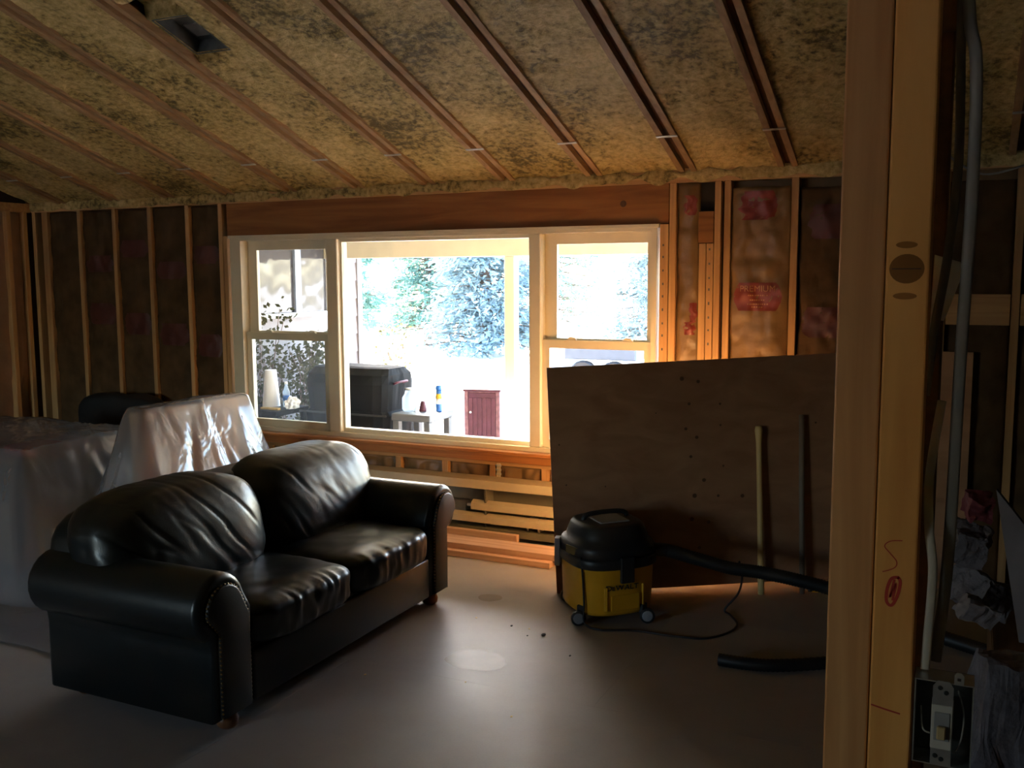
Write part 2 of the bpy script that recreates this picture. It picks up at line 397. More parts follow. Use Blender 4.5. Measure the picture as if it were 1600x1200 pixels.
def prism(name, poly, axis, a0, a1, mat, parent=None, bev=0.0, seg=2, smooth=False):
    # poly = outline in the plane across the axis ('X': (y,z), 'Y': (x,z), 'Z': (x,y))
    def P(q, a): return {'X': (a, q[0], q[1]), 'Y': (q[0], a, q[1]), 'Z': (q[0], q[1], a)}[axis]
    bm = bmesh.new()
    A = [bm.verts.new(P(q, a0)) for q in poly]; B = [bm.verts.new(P(q, a1)) for q in poly]
    n = len(poly)
    f1 = bm.faces.new(A); f2 = bm.faces.new(B[::-1])
    for i in range(n): bm.faces.new([A[i], B[i], B[(i + 1) % n], A[(i + 1) % n]])
    bmesh.ops.recalc_face_normals(bm, faces=bm.faces[:])
    if bev:
        es = [e for e in bm.edges if (e.verts[0] in A and e.verts[1] in A) or (e.verts[0] in B and e.verts[1] in B)]
        bmesh.ops.bevel(bm, geom=es, offset=bev, segments=seg, affect='EDGES', profile=0.5)
    return mesh_obj(name, bm, mat, parent, smooth)
def grid_surf(bm, fn, nu, nv):
    V = [[bm.verts.new(fn(i / nu, j / nv)) for j in range(nv + 1)] for i in range(nu + 1)]
    for i in range(nu):
        for j in range(nv):
            bm.faces.new([V[i][j], V[i + 1][j], V[i + 1][j + 1], V[i][j + 1]])
    return V
def pillow(name, c, h, mat, parent, p=4.0, n=22, fn=None):
    # rounded box: a subdivided cube pulled to a superellipsoid, then wrinkled by fn(unit position)
    bm = bmesh.new(); bmesh.ops.create_cube(bm, size=2.0)
    bmesh.ops.subdivide_edges(bm, edges=bm.edges[:], cuts=n, use_grid_fill=True)
    for v in bm.verts:
        x, y, z = v.co
        x, y, z = [math.tan(t * 0.66) / math.tan(0.66) for t in (x, y, z)]
        s = (abs(x) ** p + abs(y) ** p + abs(z) ** p) ** (-1 / p)
        u = Vector((x, y, z)) * s
        d = fn(u) if fn else Vector((0, 0, 0))
        v.co = Vector((c[0] + u.x * h[0] + d.x, c[1] + u.y * h[1] + d.y, c[2] + u.z * h[2] + d.z))
    return mesh_obj(name, bm, mat, parent, True)
def nz(x, y, z): return noise.noise(Vector((x, y, z)))
def text_mesh(body, size, extrude=0.0, offset=0.0):
    cu = bpy.data.curves.new('t', 'FONT'); cu.body = body; cu.size = size; cu.align_x = 'CENTER'; cu.align_y = 'CENTER'; cu.extrude = extrude; cu.offset = offset
    ob = bpy.data.objects.new('t', cu); link(ob)
    bpy.context.view_layer.update()
    me = bpy.data.meshes.new_from_object(ob.evaluated_get(bpy.context.evaluated_depsgraph_get()))
    bm = bmesh.new(); bm.from_mesh(me)
    bpy.data.objects.remove(ob); bpy.data.curves.remove(cu); bpy.data.meshes.remove(me)
    return bm

# ================================================================== THE ROOM
WY = 5.92                       # room face of the window wall's studs
XL, XR, YB = -7.45, 3.2, -4.0
PLATE = 2.36                    # underside of the top plates
def ceil_z(y): return 2.42 + (WY - y) / 3.0   # underside of the rafters

# ---- floor: underlayment sheets
fl = empty('floor', (0, 0, 0), kind='structure')
box('subfloor', (XL - 0.1, XR + 0.1, YB - 0.1, WY + 0.12, -0.12, -0.006), 'sheathing', fl)
ys = [YB, -3.69, -2.47, -1.25, -0.03, 1.19, 2.41, 3.63, 4.85, WY + 0.1]
for i in range(len(ys) - 1):
    off = (i % 2) * 1.22
    x = XL - off
    while x < XR:
        a, b = max(x, XL), min(x + 2.44, XR)
        if b - a > 0.05:
            box('floor_sheet', (a + 0.0003, b - 0.0003, ys[i] + 0.0003, ys[i + 1] - 0.0003, -0.006, 0.0), 'floor_paper', fl)
        x += 2.44
def stain(cx, cy, rx, ry):
    bm = bmesh.new(); vsn = []
    for k in range(28):
        a = 2 * math.pi * k / 28; q = 1 + 0.18 * nz(math.cos(a) * 1.3 + cx, math.sin(a) * 1.3, cy)
        vsn.append(bm.verts.new((cx + rx * q * math.cos(a), cy + ry * q * math.sin(a), 0.0006)))
    bm.faces.new(vsn)
    mesh_obj('stain', bm, 'stain', fl)
stain(-2.36, 4.68, 0.075, 0.06); stain(-2.02, 3.86, 0.15, 0.12)

# ---- window wall
wf = empty('wall_front', (-3.5, WY, 0), kind='structure')
YS0, YS1 = WY, WY + 0.09
def stud(a, b, z0, z1, y0=YS0, mat='stud_wood'): return box('stud', (a, b, y0, YS1, z0, z1), mat, wf, bev=0.002)
for a, b in ((-7.44, -7.40), (-7.32, -7.25), (-6.89, -6.85), (-6.485, -6.445), (-6.09, -6.05), (-5.685, -5.645), (-5.345, -5.305), (-1.715, -1.672),
             (-1.432, -1.393), (-1.373, -1.334), (-0.977, -0.935), (-0.57, -0.53), (-0.165, -0.125), (0.205, 0.245), (0.64, 0.68), (1.05, 1.09), (1.46, 1.5), (1.87, 1.91), (2.28, 2.32), (2.69, 2.73), (3.1, 3.14)):
    stud(a, b, 0.04, PLATE)
stud(-5.30, -5.262, 0.04, 2.11); stud(-1.775, -1.72, 0.04, 2.11)          # trimmers beside the window
stud(-1.525, -1.482, 0.04, 1.985); stud(-1.478, -1.436, 0.04, 1.985)     # short doubled jack studs
box('blocking', (-1.53, -1.436, WY - 0.004, YS1, 1.99, 2.18), 'header_wood', wf, bev=0.002)
box('blocking', (-0.12, 0.2, WY + 0.005, YS1, 1.51, 1.68), 'rail_wood', wf, bev=0.002)
box('blocking', (0.25, 0.635, WY + 0.005, YS1, 1.51, 1.68), 'rail_wood', wf, bev=0.002)
box('top_plate', (XL, XR, WY, YS1, PLATE, PLATE + 0.038), 'rail_wood', wf, bev=0.002)
box('top_plate', (XL, XR, WY, YS1, PLATE + 0.038, PLATE + 0.085), 'rail_wood', wf, bev=0.002)
box('bottom_plate', (XL, XR, WY, YS1, 0.0, 0.038), 'rail_wood', wf)
box('header', (-5.265, -1.72, WY + 0.008, YS1, 2.112, PLATE), 'header_wood', wf, bev=0.003)
bm = bmesh.new(); bm_lathe(bm, [(0.021, 0), (0.017, 0.0006)], (0, 0, 0), 14)
bmesh.ops.transform(bm, matrix=Matrix.Translation((-2.02, WY + 0.008, 2.245)) @ Matrix.Rotation(R(90), 4, 'X'), verts=bm.verts); mesh_obj('knot', bm, 'knot', wf)
box('rough_sill', (-5.30, -1.72, WY + 0.004, YS1, 0.485, 0.525), 'rail_wood', wf)
for cx in (-5.15, -4.9, -4.51, -4.12, -3.73, -3.34, -2.96, -2.565, -2.17, -1.8):
    stud(cx - 0.024, cx + 0.024, 0.04, 0.485, WY + 0.003)
for b in ((XL - 0.1, -5.265, 0, 2.5), (-1.76, XR + 0.1, 0, 2.5), (-5.265, -1.76, 0, 0.56), (-5.265, -1.76, 2.13, 2.5)):
    box('sheathing', (b[0], b[1], YS1 + 0.001, YS1 + 0.03, b[2], b[3]), 'sheathing', wf)
def batt(a, b, z0, z1, mat='kraft', seed=0, amp=1.0, dep=0.022, prints=()):
    def y_at(x, z):
        u = (x - a) / (b - a)
        bul = math.sin(math.pi * min(max(u, 0), 1)) ** 0.6
        cr = 0.010 * nz(x * 9, seed * 3.1, z * 5) + 0.007 * nz(x * 22, seed + 5, z * 15) + 0.005 * abs(nz(x * 30, seed, z * 40))
        return WY + dep + 0.012 - 0.022 * bul + cr * amp
    bm = bmesh.new()
    nu = max(6, int((b - a) / 0.018)); nv = max(8, int((z1 - z0) / 0.022))
    V = grid_surf(bm, lambda u, v: Vector((a + (b - a) * u, y_at(a + (b - a) * u, z0 + (z1 - z0) * v), z0 + (z1 - z0) * v)), nu, nv)
    bmesh.ops.recalc_face_normals(bm, faces=bm.faces[:])
    o = mesh_obj('insulation_batt', bm, mat, wf, True)
    o.modifiers.new('thickness', 'SOLIDIFY').thickness = 0.02; o.modifiers['thickness'].offset = 1.0 if False else 0.0
    for (px0, px1, pz0, pz1, ragged) in prints:
        bm = bmesh.new()
        def fn(u, v):
            z = pz0 + (pz1 - pz0) * v
            cut = 0.13 * (abs(v - 0.5) * 2) ** 1.5 * (px1 - px0)
            x = (px0 + cut + 0.02 * ragged * nz(z * 30, 2, seed)) * (1 - u) + (px1 - cut + 0.02 * ragged * nz(z * 30, 7, seed)) * u
            x = min(max(x, a + 0.004), b - 0.004)
            return Vector((x, y_at(x, z) - 0.0125, z))
        grid_surf(bm, fn, 14, 10)
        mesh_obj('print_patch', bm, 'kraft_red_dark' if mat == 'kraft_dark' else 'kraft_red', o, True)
    return y_at, o
lb = [-7.25, -6.89, -6.85, -6.485, -6.445, -6.09, -6.05, -5.685, -5.645, -5.345]
for i in range(5):
    a, b = lb[2 * i], lb[2 * i + 1]
    pr = [(a + 0.02, b - 0.02, 1.72 + 0.06 * ((i * 2) % 5), 1.86 + 0.06 * ((i * 2) % 5), 2.0), (a + 0.03, b - 0.01, 1.16 + 0.08 * ((i * 3) % 4), 1.34 + 0.08 * ((i * 3) % 4), 2.0)] if i > 0 else []
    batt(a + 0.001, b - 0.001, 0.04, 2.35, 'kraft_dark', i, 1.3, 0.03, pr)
batt(-1.668, -1.528, 0.04, 2.355, 'kraft', 11, 2.0, 0.03, [(-1.62, -1.545, 2.16, 2.28, 1.5), (-1.585, -1.535, 1.5, 1.62, 1.5), (-1.62, -1.54, 1.42, 1.5, 1.5)])
ye, bo = batt(-1.330, -0.981, 0.04, 2.315, 'kraft', 12, 1.9, 0.026, [(-1.275, -1.06, 2.12, 2.29, 2.0), (-1.312, -1.015, 1.575, 1.745, 0.4)])
for body, zz, sz in (('PREMIUM', 1.707, 0.052),):
    bm = text_mesh(body, sz)
    for v in bm.verts:
        x, z = -1.163 + v.co.x, zz + v.co.y
        v.co = Vector((x, ye(x, z) - 0.0155, z))
    mesh_obj('print_lettering', bm, 'kraft_print', bo)
bm = bmesh.new(); rnd_ = random.Random(3)          # the smaller lines of print are too blurred to read: broken strokes
for zz, half in ((1.668, 0.055), (1.640, 0.045), (1.615, 0.06), (1.598, 0.035)):
    x = -1.163 - half
    while x < -1.163 + half:
        w = rnd_.uniform(0.004, 0.011); q_ = [(x, zz - 0.004), (x + w, zz - 0.004), (x + w, zz + 0.004), (x, zz + 0.004)]
        bm.faces.new([bm.verts.new((px, ye(px, pz) - 0.0155, pz)) for px, pz in q_]); x += w + rnd_.uniform(0.003, 0.006)
mesh_obj('print_strokes', bm, 'kraft_print', bo).__setitem__('kind', 'stuff')
for (x, dz) in ((-1.752, 0.0), (-1.459, 0.04)):      # blue mill stamps down the studs
    for k in range(9):
        z = 1.32 + dz + k * 0.082 + 0.02 * nz(k, x, 1)
        if x < -1.6 or z < 1.95: box('grade_stamp', (x - 0.005, x + 0.005, WY - 0.0008, WY - 0.0001, z, z + 0.012 + 0.012 * abs(nz(k * 3.3, 1, x))), 'stamp_ink', wf)
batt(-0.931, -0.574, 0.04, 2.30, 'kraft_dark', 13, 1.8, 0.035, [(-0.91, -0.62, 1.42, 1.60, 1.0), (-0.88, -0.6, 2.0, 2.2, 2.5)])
for i, (a, b) in enumerate(((-0.526, -0.169), (-0.121, 0.201), (0.249, 0.636), (0.684, 1.046), (1.094, 1.456), (1.504, 1.866), (1.914, 2.276), (2.324, 2.686), (2.734, 3.096))):
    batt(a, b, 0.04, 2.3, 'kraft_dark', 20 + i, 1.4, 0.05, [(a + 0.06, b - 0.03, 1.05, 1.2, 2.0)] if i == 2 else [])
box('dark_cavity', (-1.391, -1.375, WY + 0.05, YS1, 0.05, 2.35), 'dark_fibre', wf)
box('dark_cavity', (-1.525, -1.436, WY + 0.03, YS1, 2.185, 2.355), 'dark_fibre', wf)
cr = [-5.126, -4.876, -4.486, -4.096, -3.706, -3.316, -2.936, -2.541, -2.146, -1.824]
for i in range(9):
    batt(cr[i] + 0.001, cr[i + 1] - 0.049, 0.04, 0.484, 'kraft', 40 + i, 2.6, 0.032)
# foam squeezed along the plate
bm = bmesh.new()
def bead(u, v):
    x = XL + (XR - XL) * u; a = v * math.pi
    r_ = 0.007 + 0.008 * nz(x * 3, 4, 1) + 0.006 * nz(x * 11, 9, 2)
    return Vector((x, WY - 0.004 - max(r_, 0.004) * math.sin(a), PLATE + 0.055 - 0.05 * math.cos(a) * (0.7 + 0.8 * nz(x * 7, 1, 5)) - 0.01))
grid_surf(bm, bead, 420, 6)
mesh_obj('foam_bead', bm, 'spray_foam', wf, True)

# ---- window unit
w1 = empty('window_1', (-3.5, WY, 0.6), kind='structure')
V_ = 'window_vinyl'
frame_y('window_frame', -5.222, -1.79, 0.602, 2.10, WY - 0.012, WY + 0.13, 0.035, V_, w1, (0.10, 0.035, 0.03, 0.03))
box('head_strip', (-5.235, -1.775, WY - 0.02, WY + 0.02, 2.09, 2.112), V_, w1, bev=0.002)
box('mullion', (-4.325, -4.225, WY - 0.006, WY + 0.125, 0.632, 2.07), V_, w1, bev=0.006)
box('mullion', (-2.675, -2.59, WY - 0.006, WY + 0.125, 0.632, 2.07), V_, w1, bev=0.006)
for (a, b) in ((-5.122, -4.325), (-2.59, -1.825)):
    us = frame_y('upper_sash', a, b, 1.335, 2.07, WY + 0.075, WY + 0.105, 0.07, V_, w1, (0.085, 0.05, 0.04, 0.07))
    box('pane', (a + 0.07, b - 0.045, WY + 0.088, WY + 0.092, 1.36, 2.015), 'pane_glass', us)
    ls = frame_y('lower_sash', a, b, 0.632, 1.365, WY + 0.03, WY + 0.068, 0.06, V_, w1, (0.05, 0.055, 0.055, 0.055))
    box('pane', (a + 0.045, b - 0.05, WY + 0.046, WY + 0.05, 0.68, 1.315), 'hazy_glass' if a < -4 else 'pane_glass', ls)
    for t in (0.27, 0.78):
        x = a + (b - a) * t
        lk = prism('sash_lock', [(x - 0.035, 1.365), (x + 0.035, 1.365), (x + 0.022, 1.383), (x - 0.012, 1.388), (x - 0.026, 1.38)], 'Y', WY + 0.034, WY + 0.06, V_, ls, 0.002, 1)
ps = frame_y('picture_sash', -4.225, -2.675, 0.632, 2.07, WY + 0.035, WY + 0.10, 0.016, V_, w1, (0.016, 0.014, 0.03, 0.024))
box('pane', (-4.212, -2.685, WY + 0.066, WY + 0.07, 0.655, 2.05), 'pane_glass', ps)
tr1 = empty('trim_1', (-3.5, WY, 0.58), kind='structure')
box('stool', (-5.30, -1.74, WY - 0.085, WY + 0.02, 0.578, 0.601), 'sill_wood', tr1, bev=0.005, seg=2)
box('apron', (-5.28, -1.76, WY - 0.02, WY + 0.001, 0.512, 0.577), 'sill_wood', tr1, bev=0.004)

# ---- left wall with gable
wl_ = empty('wall_left', (XL, 1, 0), kind='structure')
box('sheathing', (XL - 0.13, XL - 0.10, YB, YS1, -0.1, 4.3), 'sheathing', wl_)
box('top_plate', (XL - 0.09, XL, YB, WY, PLATE, PLATE + 0.075), 'rail_wood', wl_, bev=0.002)
y = 5.86; k = 0
while y > YB:
    box('stud', (XL - 0.09, XL, y - 0.02, y + 0.02, 0, PLATE), 'stud_wood', wl_, bev=0.002)
    step = 0.16 if k == 0 else 0.406
    if y > 2.5:
        bm = bmesh.new(); y1_, y0_ = y - 0.021, y - step + 0.021
        grid_surf(bm, lambda u, v: Vector((XL - 0.045 - 0.012 * nz(u * 3, v * 8, k) - (0.015 if v < 0.36 + 0.03 * u else 0), y0_ + (y1_ - y0_) * u, 0.02 + 2.33 * v)), 8, 40)
        mesh_obj('insulation_batt', bm, 'carton', wl_, True)
    y -= step; k += 1
box('gable_board', (XL - 0.10, XL - 0.06, YB, WY, PLATE + 0.07, 4.3), 'dark_fibre', wl_)
# ---- right and rear walls
box('wall_right', (XR, XR + 0.12, YB, WY + 0.12, -0.1, 4.4), 'interior_wall').__setitem__('kind', 'structure')
wb = empty('wall_back', (-2, YB, 0), kind='structure')
for b in ((XL - 0.1, -6.5, -0.1, 3.2), (-4.6, XR + 0.1, -0.1, 3.2), (-6.5, -4.6, -0.1, 0.85), (-6.5, -4.6, 2.2, 3.2)):
    box('wall_panel', (b[0], b[1], YB - 0.12, YB, b[2], b[3]), 'interior_wall', wb)
w2 = empty('window_2', (-5.55, YB, 1.0), kind='structure')
frame_y('window_frame', -6.5, -4.6, 0.85, 2.2, YB - 0.12, YB, 0.05, 'window_vinyl', w2)
box('mullion', (-5.58, -5.52, YB - 0.1, YB - 0.02, 0.9, 2.15), 'window_vinyl', w2)
for a in (-6.45, -5.52): box('pane', (a, a + 0.87, YB - 0.064, YB - 0.06, 0.9, 2.15), 'pane_glass', w2)

# ---- ceiling: doubled rafters with spray foam between
ce = empty('ceiling', (-2, WY, 2.42), kind='structure')
YR = 0.6                         # ridge
sl_ = Vector((0, -1, 1 / 3.0)).normalized()
Lr = (WY + 0.09 - YR) / -sl_.y
def on_slope(x, s, up_):         # s metres up from the wall, up_ above the rafter underside
    p = Vector((x, WY + 0.09, ceil_z(WY + 0.09))) + sl_ * s
    return p + Vector((0, 1 / 3.0, 1)).normalized() * up_
RX = [-7.05, -6.43, -5.82, -5.22, -4.62, -4.01, -3.43, -2.83, -2.21, -1.60, -1.00, -0.40, 0.21, 0.82, 1.42, 2.02, 2.62]
def slope_box(name, x0, x1, s0, s1, u0_, u1_, mat, parent):
    bm = bmesh.new(); P = [on_slope(x, s, u) for u in (u0_, u1_) for (x, s) in ((x0, s0), (x1, s0), (x1, s1), (x0, s1))]
    vv = [bm.verts.new(p) for p in P]
    for q in ((3, 2, 1, 0), (4, 5, 6, 7), (0, 1, 5, 4), (1, 2, 6, 5), (2, 3, 7, 6), (3, 0, 4, 7)): bm.faces.new([vv[i] for i in q])
    bmesh.ops.recalc_face_normals(bm, faces=bm.faces[:])
    return mesh_obj(name, bm, mat, parent)
for x in RX:
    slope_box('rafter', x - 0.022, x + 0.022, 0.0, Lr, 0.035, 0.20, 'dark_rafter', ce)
    slope_box('furring_strip', x - 0.058, x - 0.021, 0.10, Lr, 0.0, 0.05, 'rafter_wood', ce)
    slope_box('furring_strip', x + 0.021, x + 0.058, 0.10, Lr, 0.0, 0.05, 'rafter_wood', ce)
    slope_box('rafter_clip', x - 0.062, x + 0.062, 0.585, 0.603, -0.004, 0.0, 'galvanised', ce)
bx = [XL] + RX + [XR]
VENT = (-3.93, -3.69, 1.88, 2.22)
for i in range(len(bx) - 1):
    a = bx[i] + (0.055 if i else 0.0); b = bx[i + 1] - (0.055 if i < len(bx) - 2 else 0.0)
    vis = a > XL - 1 and a < 0.6
    nu, nv = (26, 190) if vis else (6, 30)
    def fn(u, v, a=a, b=b, i=i):
        x = a + (b - a) * u; s = Lr * (v ** 1.35)
        lump = 0.010 * nz(x * 5, s * 4, i) + 0.011 * nz(x * 17, s * 13, i + 4) + 0.007 * nz(x * 38, s * 34, i + 8)
        edge = 0.012 * (abs(u - 0.5) * 2) ** 6
        d = 0.028 + lump - edge - 0.03 * math.exp(-s / 0.10)
        if VENT[0] - 0.03 < x < VENT[1] + 0.03 and VENT[2] - 0.03 < s < VENT[3] + 0.16: d = max(d, 0.04 + (0.06 if s > VENT[3] + 0.03 else 0))
        return on_slope(x, s, d)
    bm = bmesh.new(); Vg = grid_surf(bm, fn, nu, nv)
    if a < VENT[0] < b:          # opening for the metal box
        kill = []
        for f in bm.faces:
            c = f.calc_center_median(); s = (c - Vector((0, WY + 0.09, ceil_z(WY + 0.09)))).dot(sl_)
            if VENT[0] + 0.005 < c.x < VENT[1] - 0.005 and VENT[2] + 0.005 < s < VENT[3] - 0.005: kill.append(f)
        bmesh.ops.delete(bm, geom=kill, context='FACES')
    mesh_obj('foam_bay', bm, 'spray_foam', ce, True)
slope_box('roof_deck', XL - 0.13, XR + 0.13, -0.05, Lr + 0.1, 0.22, 0.26, 'sheathing', ce)
zr = ceil_z(YR)
bm = bmesh.new(); q = [bm.verts.new(p) for p in ((XL - 0.13, YR + 0.05, zr + 0.05), (XR + 0.13, YR + 0.05, zr + 0.05), (XR + 0.13, YB - 0.12, 2.6), (XL - 0.13, YB - 0.12, 2.6))]
bm.faces.new(q); r_ = bmesh.ops.extrude_face_region(bm, geom=bm.faces[:]); bmesh.ops.translate(bm, verts=[v for v in r_['geom'] if isinstance(v, bmesh.types.BMVert)], vec=(0, 0, 0.2))
mesh_obj('rear_slope', bm, 'spray_foam', ce)
# metal box let into the foam
vb = empty('recessed_ceiling_box', on_slope((VENT[0] + VENT[1]) / 2, (VENT[2] + VENT[3]) / 2, 0.05), 'dark metal fixture box recessed in the ceiling foam', 'ceiling box')
for (x0, x1, s0, s1, u0_, u1_, nm) in ((VENT[0], VENT[1], VENT[2], VENT[3], 0.12, 0.125, 'back_plate'), (VENT[0], VENT[0] + 0.004, VENT[2], VENT[3], 0.035, 0.12, 'side_plate'), (VENT[1] - 0.004, VENT[1], VENT[2], VENT[3], 0.035, 0.12, 'side_plate'),
                                (VENT[0] + 0.004, VENT[1] - 0.004, VENT[2], VENT[2] + 0.004, 0.035, 0.12, 'side_plate'), (VENT[0] + 0.004, VENT[1] - 0.004, VENT[3] - 0.004, VENT[3], 0.035, 0.12, 'side_plate')):
    slope_box(nm, x0, x1, s0, s1, u0_, u1_, 'box_metal', vb)
slope_box('cover_tab', VENT[0] + 0.03, VENT[0] + 0.12, VENT[2] + 0.05, VENT[2] + 0.16, 0.113, 0.119, 'galvanised', vb)

# ---- baseboard heater under the window
hx0, hx1 = -4.9, -1.86
bh = empty('baseboard_heater', (-3.4, WY - 0.06, 0), 'long cream baseboard heater with its cover off under the window', 'heater')
box('back_panel', (hx0, hx1, WY - 0.012, WY - 0.003, 0.02, 0.40), 'heater_back', bh)
prism('top_hood', [(WY - 0.003, 0.405), (WY - 0.12, 0.395), (WY - 0.12, 0.335), (WY - 0.112, 0.335), (WY - 0.112, 0.385), (WY - 0.003, 0.395)], 'X', hx0, hx1, 'cream_metal', bh)
prism('damper_blade', [(WY - 0.10, 0.255), (WY - 0.135, 0.235), (WY - 0.135, 0.19), (WY - 0.128, 0.19), (WY - 0.125, 0.228), (WY - 0.095, 0.247)], 'X', -3.06, hx1, 'cream_metal', bh)
prism('lower_rail', [(WY - 0.10, 0.165), (WY - 0.15, 0.148), (WY - 0.15, 0.105), (WY - 0.142, 0.105), (WY - 0.142, 0.14), (WY - 0.10, 0.156)], 'X', hx0, hx1, 'cream_metal', bh)
box('base_strip', (hx0, hx1, WY - 0.16, WY - 0.02, 0.03, 0.07), 'heater_back', bh)
tube('pipe', [(hx0, WY - 0.06, 0.2), (hx1, WY - 0.06, 0.2)], 0.012, 'fin_metal', bh, 8)
fins = []
for k in range(34): fins.append((-3.44 + k * 0.0095, -3.4385 + k * 0.0095, WY - 0.1, WY - 0.03, 0.165, 0.235))
boxes('fin_block', fins, 'fin_metal', bh).__setitem__('kind', 'stuff')
for x in (-3.9, -2.96, -2.64, -2.56):
    box('bracket', (x, x + 0.014, WY - 0.125, WY - 0.012, 0.075, 0.16 if x > -2.7 else 0.335), 'heater_back' if x < -2.7 else 'fin_metal', bh)
pt = empty('outlet_strap', (-2.90, WY, 0.37), 'small pale metal strap on a cripple stud below the window sill', 'bracket')
box('plate', (-2.925, -2.895, WY - 0.004, WY + 0.002, 0.405, 0.50), 'cream_metal', pt, bev=0.001)
for z in (0.425, 0.455, 0.485): box('tab', (-2.932, -2.888, WY - 0.006, WY - 0.003, z - 0.006, z + 0.006), 'fin_metal', pt)

# ================================================================== FURNITURE AND TOOLS
# ---- black leather sofa (its length along Y, facing +X)
so = empty('leather_sofa', (-3.0, 3.62, 0), 'black leather two-seat sofa with rolled arms and nailhead trim', 'sofa')
L_ = 'leather'
box('base', (-3.44, -2.60, 2.80, 4.50, 0.06, 0.30), L_, so, bev=0.02, seg=3, smooth=True)
box('front_rail', (-2.60, -2.565, 2.955, 4.365, 0.07, 0.285), L_, so, bev=0.012, seg=3, smooth=True)
pillow('back_frame', (-3.40, 3.65, 0.44), (0.13, 0.90, 0.38), L_, so, 6, 14)
def arm(sgn, yc, yi, yo):
    # profile in YZ: panel plus outward roll; sgn=-1 rolls towards -Y
    pr = []
    zc, rad = 0.515, 0.14
    pr.append((yi, 0.06)); pr.append((yi, 0.30)); pr.append((yi - sgn * 0.005, 0.48))
    for k in range(15):
        a = R(15 + k * 15.5)
        pr.append((yc - sgn * rad * math.cos(a), zc + rad * math.sin(a)))
    pr.append((yo + sgn * 0.008, 0.40)); pr.append((yo, 0.34)); pr.append((yo, 0.06))
    o = prism('arm', pr, 'X', -3.50, -2.565, L_, so, 0.03, 4, True)
    md = o.modifiers.new('wn', 'WEIGHTED_NORMAL'); md.keep_sharp = False
    # front panel, inset outline
    cy = sum(p[0] for p in pr) / len(pr)
    fp = []
    ym = (yi + yo) / 2
    fp += [(ym - sgn * (-0.085), 0.075), (ym + sgn * (-0.075), 0.075)] if False else []
    inner, outer = yi + sgn * 0.035, yo - sgn * 0.02
    fp = [(inner, 0.08), (inner, 0.46)]
    for k in range(13):
        a = R(20 + k * 14); fp.append((yc - sgn * 0.098 * math.cos(a), zc + 0.098 * math.sin(a)))
    fp += [(outer, 0.42), (outer, 0.08)]
    prism('arm_front_panel', fp, 'X', -2.57, -2.545, 'leather_panel', so, 0.008, 2, True)
    bm = bmesh.new(); path = [Vector((0, a_, b_)) for a_, b_ in fp]; acc = 0.0
    for i in range(len(path) - 1):
        d = path[i + 1] - path[i]; ln = d.length; t = -acc
        while t + 0.018 <= ln:
            t += 0.018; q = path[i] + d * (t / ln)
            bmesh.ops.create_icosphere(bm, subdivisions=1, radius=0.0055, matrix=Matrix.Translation((-2.5535, q.y, q.z)))
        acc = ln - t
    mesh_obj('nailhead_trim', bm, 'nail_brass', so, True).__setitem__('kind', 'stuff')
arm(-1, 2.785, 2.955, 2.735); arm(1, 4.53, 4.365, 4.555)
def wr_back(seed):
    def f(u):
        d = u.y * 0.93 + u.z * 0.37          # creases run steeply down the cushion
        c = -u.y * 0.37 + u.z * 0.93
        fr = min(1.0, max(0.15, (u.x + 0.6)))
        cz = nz(d * 4.6 + 0.25 * nz(c * 1.5, d, seed), c * 0.55, seed)
        crease = (1 - min(1.0, abs(cz) * 5.5)) ** 1.5 * max(0.0, min(1, 0.45 + 1.8 * nz(u.y * 1.5 + 4, u.z * 1.2, seed + 3)))
        fine = nz(d * 10, c * 2.2, seed + 7)
        return Vector((0.006 * nz(u.y * 1.3, u.z * 1.3, seed) - 0.0065 * crease * fr + 0.0025 * fine * fr, 0.006 * nz(u.z * 4, u.x * 3, seed),
                       0.006 * nz(u.y * 2.2, u.x, seed + 9) - 0.004 * crease + 0.002 * nz(u.y * 12, u.x * 3, seed + 5)))
    return f
for (yc, hy, sd) in ((3.185, 0.475, 1.3), (4.135, 0.475, 6.1)):
    o = pillow('back_cushion', (-3.16, yc, 0.635), (0.205, hy, 0.250), L_, so, 3.4, 56, wr_back(sd))
    # tilt it back against the frame
    for v in o.data.vertices:
        w = v.co + ORG[o]; v.co.x -= (w.z - 0.45) * 0.22; v.co.z += 0.0
def wr_seat(seed):
    def f(u):
        front = max(0.0, u.x) ** 2
        rip = nz(u.y * 14, u.z * 1.2 + u.y, seed) * 0.9 + nz(u.y * 6, u.z * 1.5, seed) * 0.7
        low = min(1.0, max(0.0, (u.x - 0.55) * 4))
        return Vector((0.008 * rip * low, 0, 0.008 * nz(u.x * 1.7, u.y * 1.7, seed) + 0.002 * rip * low - 0.003 * nz(u.x * 5, u.y * 4, seed + 3)))
    return f
for (yc, sd) in ((3.308, 2.0), (4.012, 8.0)):
    pillow('seat_cushion', (-2.84, yc, 0.375), (0.325, 0.36, 0.10), L_, so, 5.0, 40, wr_seat(sd))
for (x, y) in ((-2.62, 2.85), (-2.62, 4.46), (-3.40, 2.85), (-3.40, 4.46)):
    lathe('foot', [(0.03, 0.0), (0.042, 0.012), (0.045, 0.035), (0.036, 0.06)], (x, y, 0), 'foot_wood', so, 16)

